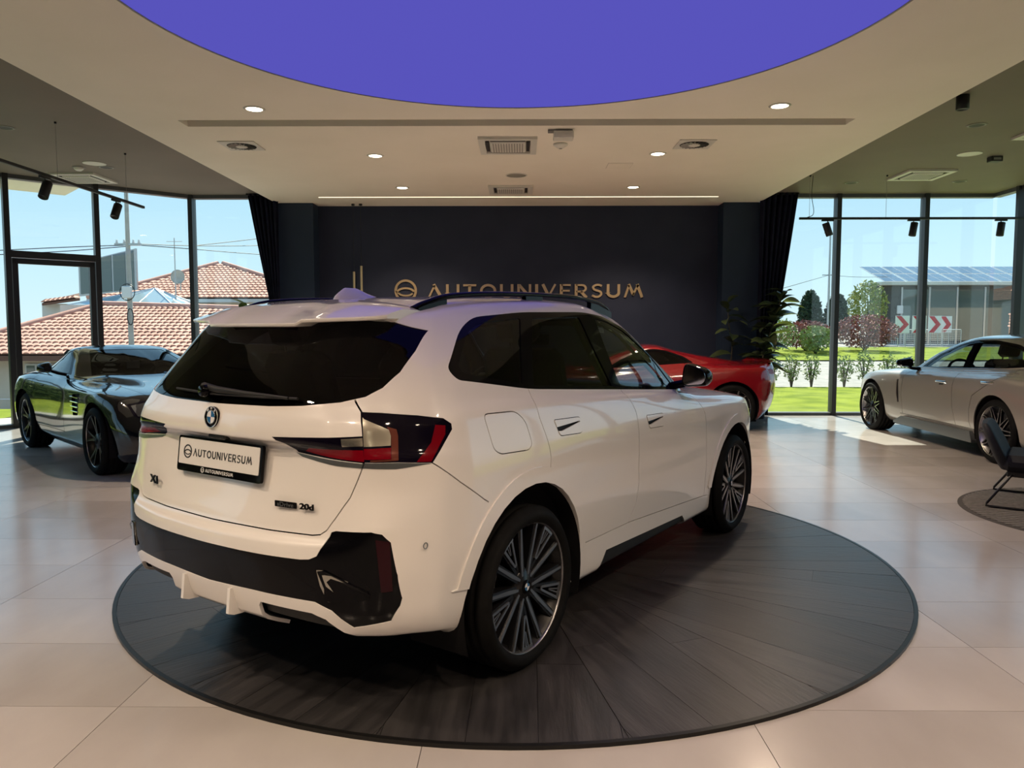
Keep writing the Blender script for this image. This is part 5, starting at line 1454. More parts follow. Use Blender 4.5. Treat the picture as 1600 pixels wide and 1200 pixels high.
panes = {'surround': round_poly([(-.30, 1.075), (-.33, 1.115), (-.12, 1.215), (.20, 1.315), (.55, 1.357), (.95, 1.355), (1.25, 1.30), (1.58, 1.165), (1.86, .985), (1.3, .985), (.5, 1.025)], .04, 3),
         'side': [round_poly([(-.25, 1.10), (-.27, 1.118), (-.08, 1.205), (.20, 1.292), (.55, 1.335), (.86, 1.338), (.80, 1.025), (.5, 1.045)], .02, 3), round_poly([(.90, 1.02), (.96, 1.333), (1.22, 1.285), (1.54, 1.15), (1.76, 1.005), (1.3, 1.003)], .02, 3)],
         'front': [(2.36, 0), (2.30, .33), (2.20, .54), (2.10, .66), (1.70, .57), (1.33, .47), (1.41, .25), (1.45, 0)], 'front_lim': lambda c: c.x > 1.2 and c.z > .9,
         'rear': [(-.74, 0), (-.66, .30), (-.52, .46), (-.2, .42), (.12, .36), (.09, 0)], 'rear_lim': lambda c: c.x < .3}
gaps = [('side', [(-.12, 1.05), (-.02, .95), (.42, .72), (.49, .55), (.50, .40), (.47, .33)]), ('side', [(.84, 1.01), (.86, .80), (.86, .55), (.80, .33)]), ('side', [(1.93, .965), (2.06, .86), (2.10, .60), (2.08, .33)]),
        ('side', [(.40, .33), (2.15, .33)]), ('side', [(1.90, .97), (2.10, .955), (2.24, .94)]),
        ('top', [(2.46, 0), (2.40, .36), (2.30, .58), (2.22, .72), (2.7, .72), (3.1, .60), (3.4, .42), (3.5, 0)])]
lamps = [(33, 'side', round_poly([(2.17, .80), (2.215, .80), (2.235, .60), (2.21, .48), (2.17, .48), (2.165, .62)], .015, 3), 'fender_vent', M['matt_black'], -.02),
         (30, 'fcorner', [(1.92, .72), (2.02, .76), (2.22, .70), (2.20, .62), (1.98, .63)], 'headlamp', M['lens_smoke'], -.002),
         (31, 'rear', [(0, .90), (.70, .90), (.85, .87), (.85, .84), (0, .86)], 'tail_light_bar', M['lens_red'], -.002),
         (34, 'front', [(0, .40), (.6, .42), (.68, .30), (0, .28)], 'grille', M['matt_black'], -.03)]
seeds = {'rear_door': (.55, .95, .7), 'front_door': (1.4, .94, .7), 'hood': (2.8, .2, .95), 'front_fender': (2.5, .94, .85), 'rear_body': (-.2, .97, .9), 'side_sill': (1.2, .9, .25)}
simple_car(gy, coupe_rows(rows), M['silver_paint'], (0, .355), (2.95, .355), .405, (.355, .285, .275, 'mesh', .945, 0.0), panes, gaps, lamps, seeds, ('hood', 'rear_body'), glass_side='tint_light', glass_front='tint_light')
for s in (-1, 1):
    mb = MB(); rings = []
    for x, y0, y1, z0, z1 in ((1.80, .93, 1.10, .99, 1.10), (1.86, .92, 1.12, .98, 1.12), (1.95, .93, 1.10, .985, 1.11), (2.02, .95, 1.04, 1.0, 1.08)):
        rings.append([Vector((x, y * s, z)) for y, z in round_poly([(y0, z0), (y1, z0 + .015), (y1, z1 - .04), (y0 + .01, z1)], .04, 3)])
    loft(mb, rings); mo = mb.build('wing_mirror', M['gloss_black'], gy)
    MB().tube([(1.88, .80 * s, .955), (1.90, .90 * s, .965), (1.90, .97 * s, 1.01)], .022, 8).build('mirror_arm', M['gloss_black'], mo)
    for x0, zc, yy in ((1.0, .835, .932), (.02, .885, .958)):
        mb = MB(); loft(mb, [[Vector((x0 + t * .24, (yy + o_) * s, zc + .014 * math.cos(a))) for a, o_ in ((0, .012), (PI / 2, .024 * math.sin(PI * min(1, max(0, t))) + .012), (PI, .012), (3 * PI / 2, -.005))] for t in (0, .15, .5, .85, 1)])
        mb.build('door_handle', M['chrome'], gy)
        MB().bevbox(x0 + .06, x0 + .17, min(s * (yy - .01), s * (yy + .008)), max(s * (yy - .01), s * (yy + .008)), zc - .045, zc - .016, .008).build('handle_recess', M['matt_black'], gy)
    for x in (.15, 1.15):
        s_ = MB(); seat(s_, x, .38 * s, .50, .24, .58, 20); s_.build('seat', M['seat'], gy)
    MB().tube(smooth_line([(1.86, .845 * s, .985), (1.2, .842 * s, 1.0), (.5, .838 * s, 1.030), (-.05, .82 * s, 1.056), (-.30, .77 * s, 1.08)], 5), .006, 6).build('window_strip', M['chrome'], gy)
    MB().prism([(.42, .20), (.46, .30), (2.05, .30), (2.25, .22), (2.25, .19), (.42, .17)], 'y', .86 * s, .955 * s).build('side_skirt', M['grey_trim'], gy)
mb = MB(); mb.bevbox(1.7, 2.2, -.66, .66, .66, .93, .05); mb.build('dashboard', M['seat'], gy)
mb = MB(); steering(mb, 1.62, .38, .92); mb.build('steering_wheel', M['seat'], gy)

# --- red coupe before the navy wall
rdc = empty('red_coupe', (3.10, 11.92, 0), PI); tag(rdc, 'red sports coupe before the navy wall, half hidden by the white car', 'car')
X3_ = (-.40, 0, .45, 1.0, 1.6, 2.2, 2.67, 3.1)
rows = [
 (-.66, .25, -.54, .66, .24, .80, .16, 3.22, .60, .16, 3.40, .16, X3_),
 (-.74, .38, -.57, .76, .36, (.92, .93, .90, .88, .88, .90, .92, .86), .27, 3.30, .70, .27, 3.58, .27, X3_),
 (-.78, .58, -.59, .82, .56, (.95, .965, .93, .89, .89, .92, .94, .88), .50, 3.30, .72, .42, 3.64, .40, X3_),
 (-.79, .78, -.58, .83, .76, (.945, .965, .93, .89, .885, .92, .94, .86), (.72, .72, .70, .68, .67, .68, .68, .60), 3.18, .68, .54, 3.55, .48, X3_),
 (-.78, .93, -.55, .78, .92, (.90, .925, .89, .86, .855, .89, .90, .78), (.90, .90, .86, .81, .79, .80, .79, .68), 3.0, .58, .62, 3.40, .55, X3_),
 (-.77, 1.0, -.52, .68, .975, (.78, .80, .79, .79, .77, .70, .60, .48), (.96, .955, .93, .89, .86, .86, .84, .76), 2.8, .36, .72, 3.0, .70, (-.36, 0, .45, 1.0, 1.6, 2.0, 2.4, 2.65)),
 (-.40, .985, -.10, .56, .985, (.62, .67, .72, .75, .73, .60, .46, .33), (.985, .985, .975, .94, .90, .905, .91, .91), 2.36, .2, .91, 2.39, .91, (.05, .30, .7, 1.3, 1.95, 2.15, 2.25, 2.31)),
 (.20, 1.08, .34, .46, 1.08, (.52, .58, .62, .64, .62, .52, .40, .28), (1.08, 1.09, 1.095, 1.09, 1.06, 1.07, 1.075, 1.075), 1.92, .17, 1.075, 1.95, 1.075, (.45, .60, .82, 1.2, 1.6, 1.74, 1.83, 1.88)),
 (.75, 1.185, .82, .36, 1.185, (.43, .48, .52, .53, .52, .43, .33, .23), (1.185, 1.2, 1.21, 1.21, 1.195, 1.20, 1.205, 1.205), 1.46, .14, 1.205, 1.48, 1.205, (.86, .93, 1.0, 1.14, 1.28, 1.35, 1.40, 1.44)),
 (.92, 1.235, .96, .25, 1.235, (.30, .34, .37, .38, .37, .30, .23, .16), 1.242, 1.30, .10, 1.24, 1.32, 1.24, (.99, 1.03, 1.06, 1.12, 1.18, 1.22, 1.25, 1.27)),
 (1.02, 1.255, 1.03, 0, 1.255, 0, 1.26, 1.22, 0, 1.255, 1.23, 1.255, (1.05, 1.07, 1.09, 1.12, 1.15, 1.17, 1.19, 1.21)),
]
panes = {'surround': round_poly([(.52, .995), (.66, 1.09), (.90, 1.175), (1.1, 1.198), (1.28, 1.175), (1.60, 1.04), (1.82, .915), (1.3, .95)], .03, 3),
         'side': [round_poly([(.60, 1.005), (.70, 1.08), (.92, 1.155), (1.1, 1.178), (1.26, 1.155), (1.56, 1.025), (1.70, .94), (1.3, .965)], .03, 3)],
         'front': [(2.34, 0), (2.28, .30), (2.18, .48), (2.08, .60), (1.74, .51), (1.39, .42), (1.44, .25), (1.47, 0)], 'front_lim': lambda c: c.x > 1.3 and c.z > .85,
         'rear': [(-.02, 0), (.03, .30), (.12, .42), (.40, .40), (.78, .34), (.73, 0)], 'rear_lim': lambda c: c.x < .9}
gaps = [('side', [(.66, .99), (.62, .85), (.66, .50), (.70, .32)]), ('side', [(1.85, .90), (1.92, .70), (1.90, .32)]), ('side', [(.66, .32), (1.92, .32)]), ('top', [(-.62, 0), (-.58, .40), (-.40, .58), (.0, .55), (.1, .45)])]
lamps = [(31, 'corner', [(.02, .90), (.19, .90), (.19, .84), (.02, .83)], 'tail_lamp', M['lens_red'], -.002),
         (34, 'rear', [(0, .52), (.5, .52), (.6, .36), (.5, .30), (0, .30)], 'diffuser', M['matt_black'], -.02)]
seeds = {'door': (1.2, .87, .6), 'rear_body': (-.2, .94, .85), 'front_body': (2.5, .9, .7), 'engine_lid': (-.3, .2, .98), 'side_sill': (1.2, .88, .22)}
simple_car(rdc, coupe_rows(rows), M['red_paint'], (0, .345), (2.67, .345), .39, (.345, .27, .275, 'twin', .925, 0.0), panes, gaps, lamps, seeds, ('rear_body', 'front_body', 'engine_lid'), under=(-.42, 3.0))
mb = MB(); loft(mb, [[Vector(p) for p in ((-.74 + bw, y, 1.0), (-.79 + bw, y, 1.028), (-.785 + bw, y, 1.016), (-.70 + bw, y, .985))] for y, bw in ((-.66, .12), (-.5, .05), (-.25, .01), (0, 0), (.25, .01), (.5, .05), (.66, .12))])
mb.build('tail_lip', M['red_paint'], rdc)
for s in (-1, 1):
    MB().bevbox(-.60, -.45, min(.845 * s, .885 * s), max(.845 * s, .885 * s), .20, .42, .02).build('bumper_corner', M['plate'], rdc) if False else None
# ------------------------------------------------------------------ lounge chair on its round rug
M['leg_black'] = pm('black_chair_leg', (.008, .008, .008), .3)
rug = empty('round_rug', (4.767, 5.908, 0)); tag(rug, 'round dark striped rug under the chair at the right edge', 'rug')
MB().lathe([(0, .004), (1.11, .004), (1.14, .002), (1.14, 0.0005), (0, .0005)], 72, smooth=False).build('rug_base', M['rug'], rug)
M['rug_light'] = noisy(pm('rug_rib', (.16, .15, .14), .9), (.13, .12, .11), (.19, .18, .165), 40, 3)
for k in range(-17, 18):
    y = k * .062; h_ = math.sqrt(max(0, 1.10 ** 2 - y * y))
    if h_ < .1: continue
    MB().bevbox(-h_, h_, y - .021, y + .021, .004, .010, .003).build('rib', M['rug_light'], rug, rotz=R(-12))
ch = empty('lounge_chair', (4.42, 6.33, .010), math.atan2(-.58, .81)); tag(ch, 'charcoal lounge chair with thin black sled legs at the right edge', 'chair')
def chair_back():
    mb = MB(); rings = []
    for z, x, hw, th in ((.30, -.27, .27, .050), (.38, -.31, .32, .055), (.49, -.36, .34, .050), (.58, -.40, .33, .045), (.655, -.43, .30, .036), (.68, -.44, .26, .02)):
        ring = []
        for t in np.linspace(0, 2 * PI, 29)[:-1]:
            c, s_ = math.cos(t), math.sin(t); yy = hw * (abs(s_) ** .5) * (1 if s_ >= 0 else -1)
            ring.append(Vector((x + th * (abs(c) ** .6) * (1 if c >= 0 else -1) + .04 * (yy / .39) ** 2, yy, z)))
        rings.append(ring)
    loft(mb, rings); return mb
chair_back().build('backrest', M['chair'], ch)
MB().bevbox(-.30, .34, -.33, .33, .29, .43, .05).build('seat', M['chair'], ch)
MB().bevbox(-.26, .30, -.30, .30, .25, .30, .01).build('seat_pan', M['leg_black'], ch)
for s in (-1, 1):
    MB().tube(round_line := [(-.22, s * .31, .27), (-.235, s * .335, .25), (-.38, s * .40, .035), (-.385, s * .405, .015), (-.35, s * .405, .010), (.33, s * .405, .010), (.36, s * .405, .018), (.355, s * .40, .04), (.25, s * .33, .27)], .010, 8).build('leg', M['leg_black'], ch)
MB().tube([(-.22, -.31, .27), (-.225, 0, .275), (-.22, .31, .27)], .010, 8).build('cross_bar', M['leg_black'], ch)

# ------------------------------------------------------------------ plants
M['leaf'] = noisy(pm('rubber_leaf', (.02, .035, .012), .28, coat=.3), (.025, .038, .014), (.060, .082, .032), 5, 3, per_object=.3)
M['leaf_light'] = noisy(pm('fig_leaf', (.07, .11, .03), .35), (.05, .085, .02), (.10, .15, .04), 5, 3, per_object=.2)
M['stem'] = pm('plant_stem', (.10, .075, .045), .7)
M['pot'] = pm('dark_pot', (.02, .02, .022), .5)
M['soil'] = noisy(pm('soil', (.02, .014, .01), .95), (.015, .01, .007), (.03, .02, .014), 30, 4)
def leaf_mesh(name, L, W, mat, wavy=0.0):
    n, m = 8, 4; vs = []; fs = []
    for i in range(n + 1):
        t = i / n; w = W * math.sin(PI * min(1, t ** .85)) ** .8 * (1 + wavy * math.sin(t * 9)) + .002
        for j in range(-m, m + 1):
            u = j / m
            vs.append((t * L, u * w, .10 * L * math.sin(t * PI) * .6 - .25 * L * t * t + abs(u) * w * .30))
    k = 2 * m + 1
    for i in range(n):
        for j in range(2 * m): fs.append((i * k + j, i * k + j + 1, (i + 1) * k + j + 1, (i + 1) * k + j))
    return MB().add(vs, fs, True).mesh(name, mat)
LEAF = leaf_mesh('leaf', .30, .074, M['leaf']); FIG = leaf_mesh('leaf', .30, .105, M['leaf_light'], .12)
def potted(name, label, x, y, stem, leaves, lm, seed, pot=(.17, .13, .42), scale=(.8, 1.2), zr=None, fan=None):
    rng = random.Random(seed)
    o = empty(name, (x, y, 0)); tag(o, label, 'plant')
    r1, r0_, hp_ = pot
    MB().lathe([(0, .0), (r0_, 0), (r1, hp_), (r1 - .015, hp_), (r1 - .03, hp_ - .04), (0, hp_ - .04)], 28).build('pot', M['pot'], o)
    MB().lathe([(0, hp_ - .035), (r1 - .028, hp_ - .035), (r1 - .028, hp_ - .039), (0, hp_ - .039)], 24, smooth=False).build('soil', M['soil'], o)
    pts = smooth_line([(0, 0, hp_ - .05)] + stem, 6)
    MB().tube(pts, [.014 - .009 * i / (len(pts) - 1) for i in range(len(pts))], 8).build('stem', M['stem'], o)
    L_ = len(pts)
    for i in range(leaves):
        t = zr[0] + (zr[1] - zr[0]) * i / max(1, leaves - 1)
        p = Vector(pts[min(L_ - 1, int(t * (L_ - 1)))])
        a = i * 2.4 + rng.uniform(-.3, .3) if fan is None else fan[0] + (fan[1] - fan[0]) * ((i * .618) % 1); el = rng.uniform(-.15, .55) + .5 * (t > .93)
        sc = rng.uniform(*scale) * (1 - .25 * (t > .9))
        part('leaf', lm, o, Matrix.Translation(p) @ Matrix.Rotation(a, 4, 'Z') @ Matrix.Rotation(-el, 4, 'Y') @ Matrix.Rotation(rng.uniform(-.5, .5), 4, 'X') @ Matrix.Diagonal((sc, sc, sc, 1)))
    return o
potted('rubber_plant', 'tall leafy rubber plant before the right curtain', 4.00, 12.68, [(.04, 0, .8), (.10, -.02, 1.2), (.26, -.02, 1.7), (.36, -.02, 2.08)], 60, LEAF, 5, pot=(.14, .11, .38), zr=(.26, 1.0), scale=(1.05, 1.55))
potted('rubber_plant', 'sparse rubber plant behind the red coupe before the navy pier', 3.56, 13.02, [(.05, 0, .8), (.08, -.02, 1.2), (.02, 0, 1.6), (0, 0, 1.95)], 12, LEAF, 8, pot=(.12, .10, .36), zr=(.45, 1.0), scale=(.95, 1.35), fan=(PI * 1.02, PI * 1.98))
potted('fig_plant', 'green fig plant with broad leaves left of the navy wall', -4.60, 12.62, [(.02, 0, .8), (-.02, 0, 1.2), (.0, 0, 1.6), (.02, 0, 1.86)], 26, FIG, 3, zr=(.35, 1.0), scale=(.9, 1.25))
# ------------------------------------------------------------------ outside
M['grass'] = noisy(pm('lawn', (.22, .36, .04), .9, spec=.1), (.12, .17, .012), (.26, .31, .03), 1.6, 8, bump=.5, bump_scale=60)
M['asphalt'] = noisy(pm('asphalt', (.30, .29, .27), .9), (.26, .25, .23), (.36, .34, .31), 3, 8)
M['paving'] = noisy(pm('pale_paving', (.45, .42, .37), .85), (.40, .37, .33), (.50, .47, .42), 2, 6)
M['roof_tile'] = noisy(pm('clay_tile', (.42, .20, .13), .8), (.48, .225, .16), (.66, .36, .275), .9, 6, per_object=.12)
M['roof_under'] = pm('roof_underlay', (.16, .08, .055), .9)
M['render_wall'] = noisy(pm('house_render', (.62, .52, .40), .85), (.58, .48, .37), (.66, .56, .44), 1.2, 5)
M['render_white'] = noisy(pm('white_render', (.60, .58, .53), .85), (.56, .54, .49), (.64, .62, .57), 1.2, 5)
M['dark_clad'] = noisy(pm('dark_cladding', (.075, .070, .068), .5), (.065, .06, .058), (.085, .08, .078), 2, 4)
M['solar'] = pm('solar_cell', (.10, .14, .20), .15, .2, coat=.8)
M['solar_frame'] = pm('solar_frame', (.62, .64, .66), .35, .6)
M['far_glass'] = pm('far_window_glass', (.10, .13, .12), .06, .0, coat=1.0)
M['pole'] = noisy(pm('concrete_pole', (.42, .40, .37), .85), (.38, .36, .33), (.46, .44, .41), 4, 4)
M['steel'] = pm('galvanised_steel', (.45, .46, .47), .4, .8)
M['hedge_red'] = noisy(pm('red_hedge_leaf', (.26, .07, .06), .7), (.13, .05, .04), (.42, .15, .13), 3, 4)
M['leaf_dark'] = noisy(pm('dark_conifer', (.02, .045, .018), .85), (.014, .03, .012), (.035, .07, .03), 3, 4)
M['leaf_yellow'] = noisy(pm('pale_foliage', (.26, .30, .07), .7), (.15, .20, .04), (.38, .40, .12), 4, 4)
M['leaf_shrub'] = noisy(pm('shrub_foliage', (.22, .28, .08), .7), (.12, .18, .04), (.36, .42, .14), 4, 4)
M['wood_dark'] = pm('bark', (.06, .045, .03), .9)
M['sign_red'] = pm('sign_red', (.50, .015, .03), .5)
M['sign_white'] = pm('sign_white', (.72, .72, .72), .5)
M['fence_white'] = pm('white_fence', (.62, .62, .60), .6)
M['stone'] = noisy(pm('garden_stone', (.13, .12, .10), .9), (.08, .075, .06), (.2, .18, .15), 6, 6)

def ground_z(x, y):
    z = -.10
    if x > -2: z += .62 * min(1, max(0, (y - 22) / 14)) + .02 * max(0, y - 36)
    if x < -4: z -= 1.6 * min(1, max(0, (y - 15.5) / 5)) * min(1, max(0, (-4 - x) / 3))
    return z
def ground(name, x0, x1, y0, y1, nx, ny, mat, dz=0.0):
    vs = []; fs = []
    for j in range(ny + 1):
        for i in range(nx + 1):
            x = x0 + (x1 - x0) * i / nx; y = y0 + (y1 - y0) * j / ny
            vs.append((x, y, ground_z(x, y) + dz))
    for j in range(ny):
        for i in range(nx): a = j * (nx + 1) + i; fs.append((a, a + 1, a + nx + 2, a + nx + 1))
    o = MB().add(vs, fs, True).build(name, mat); tag(o, kind='structure'); return o
ground('ground_paving', -60, 60, -20, 90, 60, 55, M['asphalt'], -.03)
ground('ground_lawn_front', 3.2, 30, 13.4, 21.2, 14, 8, M['grass'], .0)
ground('ground_verge', 8, 40, 30.5, 40, 16, 8, M['grass'], .02)
ground('ground_lawn_left', -26, -9.3, -6, 15, 10, 12, M['grass'], .0)
ground('ground_lawn_right', 9.2, 26, -6, 13.4, 10, 12, M['grass'], .0)
tag(MB().prism([(-9.4, -8), (-8.8, -8), (-8.8, 10.4), (-5.7, 13.35), (3.2, 13.35), (3.2, 15.2), (-7.0, 15.2), (-9.9, 12.2)], 'z', -.14, -.06).build('ground_kerb', M['paving']), kind='structure')

# --- foliage: leaf cards with real size scattered through a volume
def foliage(name, parent, mat, centre, radii, n, size, seed, shape=None):
    rng = random.Random(seed); vs = []; fs = []
    for _ in range(n):
        while True:
            p = Vector((rng.uniform(-1, 1), rng.uniform(-1, 1), rng.uniform(-1, 1)))
            if p.length <= 1 and (p.length > .45 or rng.random() < .25): break
        if shape: p = shape(p)
        q = Vector((centre[0] + p.x * radii[0], centre[1] + p.y * radii[1], centre[2] + p.z * radii[2]))
        s = size * rng.uniform(.6, 1.3)
        u = Vector((rng.gauss(0, 1), rng.gauss(0, 1), rng.gauss(0, 1))).normalized(); w = u.cross(Vector((rng.gauss(0, 1), rng.gauss(0, 1), rng.gauss(0, 1)))).normalized()
        b = len(vs); vs += [q - u * s, q + w * s * .45, q + u * s, q - w * s * .45]; fs.append((b, b + 1, b + 2, b + 3))
    o = MB().add(vs, fs, False).build(name, mat, parent); o['kind'] = 'stuff'
    return o
def shrub(name, label, x, y, r, h, mat, n, size, seed, cat='shrub', group=None, trunk=.1):
    z = ground_z(x, y); o = empty(name, (x, y, z)); tag(o, label, cat, group)
    foliage('foliage', o, mat, (0, 0, trunk + h / 2), (r, r, h / 2), n, size, seed)
    mb = MB(); rng = random.Random(seed)
    for k in range(5):
        a = k * 1.3; mb.tube([(0, 0, -.05), (.3 * r * math.cos(a), .3 * r * math.sin(a), trunk + h * .4), (.6 * r * math.cos(a), .6 * r * math.sin(a), trunk + h * .75)], [.025, .018, .008], 6)
    mb.build('stems', M['wood_dark'], o)
    return o
# row of small shrubs at the far edge of the lawn
for i, (px, h_, lb) in enumerate(((1205, .75, 'pale green shrub at the lawn edge, nearest the tall rubber plant'), (1236, .80, 'pale green shrub at the lawn edge, second from the tall rubber plant'), (1267, .85, 'pale green shrub at the lawn edge left of the first right window post'),
                                  (1318, .80, 'pale green shrub at the lawn edge right of the first right window post'), (1349, .95, 'taller pale shrub at the lawn edge before the silver car nose'), (1386, .85, 'yellow-green shrub behind the silver car bonnet'),
                                  (1418, .8, 'yellow-green shrub behind the silver car mirror'))):
    y_ = 21.6; x_ = (px - 812) / 1180.6 * y_
    shrub('garden_shrub', lb, x_, y_, .26, h_, M['leaf_shrub'], 330, .045, 20 + i, group='shrubs along the lawn edge')
# red hedge of two rounded bushes, trees
shrub('red_hedge', 'long rounded red-leaved hedge left part beyond the road', 13.55, 36, 1.25, 1.35, M['hedge_red'], 2600, .075, 31, 'hedge', 'red-leaved hedge')
shrub('red_hedge', 'long rounded red-leaved hedge right part beside the chevron signs', 16.35, 36, 1.48, 1.65, M['hedge_red'], 3000, .075, 32, 'hedge', 'red-leaved hedge')
def cone(p): return Vector((p.x * (1 - .42 * (p.z + 1) * .5), p.y * (1 - .42 * (p.z + 1) * .5), p.z))
for i, (px, top, r, lb) in enumerate(((1262, 458, .95, 'dark pointed conifer left of the first right window post'), (1303, 462, 1.0, 'dark pointed conifer behind the first right window post'))):
    y_ = 48; x_ = (px - 812) / 1180.6 * y_; z = ground_z(x_, y_); zt = 1.467 + (517 - top) / 1180.6 * y_
    o = empty('conifer_tree', (x_, y_, z)); tag(o, lb, 'tree', 'dark conifers')
    foliage('foliage', o, M['leaf_dark'], (0, 0, (zt - z) / 2 + .2), (r, r, (zt - z) / 2), 3200, .12, 40 + i, cone)
    MB().tube([(0, 0, -.2), (0, 0, (zt - z) * .8)], [.10, .03], 8).build('trunk', M['wood_dark'], o)
y_ = 44; x_ = (1350 - 812) / 1180.6 * y_; z = ground_z(x_, y_)
o = empty('broadleaf_tree', (x_, y_, z)); tag(o, 'yellow-green tree beside the dark flat building', 'tree')
foliage('foliage', o, M['leaf_yellow'], (0, 0, 2.2), (1.1, 1.1, 1.5), 1800, .11, 44)
MB().tube([(0, 0, -.2), (.1, 0, 1.2), (0, 0, 2.6)], [.10, .08, .03], 8).build('trunk', M['wood_dark'], o)
for i, (px, h_, r, lb) in enumerate(((1205, 1.6, 1.1, 'low green bush behind the tall rubber plant'), (1272, 1.2, .75, 'low pale bush before the left conifer'))):
    y_ = 34; shrub('bush', lb, (px - 812) / 1180.6 * y_, y_, r, h_, M['leaf_shrub'], 1500, .07, 50 + i, 'bush')
# greenery outside the left side wall (seen mirrored in the black coupe)
hd = empty('garden_hedge', (-15.5, 10.0, -.6)); tag(hd, 'tall green garden hedge outside the left side windows', 'hedge')
foliage('foliage', hd, M['leaf_shrub'], (0, 0, 1.5), (1.2, 8.5, 1.6), 7000, .16, 61, lambda p: Vector((max(-1, min(1, p.x * 1.6)), p.y, max(-1, min(1, p.z * 1.5)))))
MB().bevbox(-.7, .7, -8.2, 8.2, -.6, 2.6, .3).build('hedge_core', M['leaf_dark'], hd)

# --- chevron signs
def chevron(px, y_, label, w=.74, h=.92, pyc=507):
    x_ = (px - 812) / 1180.6 * y_; zc = 1.467 + (517 - pyc) / 1180.6 * y_; z = ground_z(x_, y_)
    o = empty('chevron_sign', (x_, y_, z)); tag(o, label, 'road sign', 'red and white chevron signs')
    c = zc - z
    MB().bevbox(-w / 2, w / 2, -.015, .015, c - h / 2, c + h / 2, .005).build('board', M['sign_white'], o)
    t = .24
    pl = [(-w / 2 + .02, c - h / 2 + .02), (-w / 2 + .02 + t * 1.15, c - h / 2 + .02), (w / 2 - .04, c), (-w / 2 + .02 + t * 1.15, c + h / 2 - .02), (-w / 2 + .02, c + h / 2 - .02), (w / 2 - .04 - t * 1.15, c)]
    MB().prism(pl, 'y', -.024, -.015).build('chevron', M['sign_red'], o)
    for s in (-.2, .2): MB().tube([(s, .03, 0), (s, .03, c + .2)], .025, 8).build('post', M['steel'], o)
chevron(1405, 40, 'red and white chevron sign leftmost of four, beside the red hedge')
chevron(1431, 40.4, 'red and white chevron sign second from the left, partly behind the window post')
chevron(1455, 41.2, 'red and white chevron sign third from the left', w=.70)
chevron(1472, 42.4, 'red and white chevron sign rightmost of four', w=.66)
# low white fence
fo = empty('mesh_fence', (0, 0, 0)); tag(fo, 'low white mesh fence before the dark flat building', 'fence')
for k, (a, b) in enumerate(((1380, 1408), (1410, 1438), (1440, 1466), (1468, 1496))):
    y_ = 41.5; xa, xb = (a - 812) / 1180.6 * y_, (b - 812) / 1180.6 * y_; z = ground_z(xa, y_)
    fr = MB()
    for p, q in (((xa, z), (xa, z + .9)), ((xb, z), (xb, z + .9)), ((xa, z + .08), (xb, z + .08)), ((xa, z + .9), (xb, z + .9))):
        fr.tube([(p[0], y_, p[1]), (q[0], y_, q[1])], .025, 6)
    po = fr.build('fence_panel', M['fence_white'], fo)
    ws = MB()
    for i in range(1, 9):
        x_ = xa + (xb - xa) * i / 9; ws.tube([(x_, y_, z + .08), (x_, y_, z + .9)], .006, 4)
    for i in range(1, 7):
        zz = z + .08 + .82 * i / 7; ws.tube([(xa, y_, zz), (xb, y_, zz)], .006, 4)
    ws.build('wire_mesh', M['fence_white'], po)['kind'] = 'stuff'

# --- dark flat building with solar panels
db = empty('dark_building', (0, 0, 0)); tag(db, 'dark flat building with glass front and solar panels on its roof', 'building')
Yb = 46.0; xL, xR = (1372 - 812) / 1180.6 * Yb, (1700 - 812) / 1180.6 * Yb; zE = 1.467 + (517 - 447) / 1180.6 * Yb
MB().box(xL, xR, Yb, Yb + 1.6, .3, zE).build('wall', M['dark_clad'], db)
MB().box(xL - .5, xR + .5, Yb - .6, Yb + 1.6, zE, zE + .18).build('eave', M['render_white'], db)
gx0 = (1402 - 812) / 1180.6 * Yb
for k in range(7):
    a = gx0 + k * (xR - gx0) / 7
    wo_ = MB().box(a + .06, a + (xR - gx0) / 7 - .06, Yb - .05, Yb + .02, .9, zE - .25).build('window', M['far_glass'], db)
    MB().box(a - .05, a + .05, Yb - .08, Yb, .5, zE - .1).build('window_post', M['steel'], wo_)
nsol = 9
for r_ in range(2):
    for k in range(nsol):
        a = xL + .2 + k * (xR - xL) / nsol; w_ = (xR - xL) / nsol - .12
        Ms = Matrix.Translation((a, Yb + .2 + r_ * 1.75, zE + .22 + r_ * .60)) @ Matrix.Rotation(R(19), 4, 'X')
        po = MB().box(0, w_, 0, 1.75, 0, .04, Ms).build('solar_panel', M['solar_frame'], db)
        cells = MB()
        for i in range(2):
            for j in range(2):
                cells.box(.04 + i * (w_ - .04) / 2, (i + 1) * (w_ - .04) / 2, .04 + j * .86, .04 + j * .86 + .80, .041, .045, Ms)
        cells.build('solar_cells', M['solar'], po)['kind'] = 'stuff'
MB().bevbox(xL + .9, xL + 1.25, Yb - .12, Yb, zE - 1.7, zE - 1.2, .02).build('wall_lamp', M['sign_white'], db)

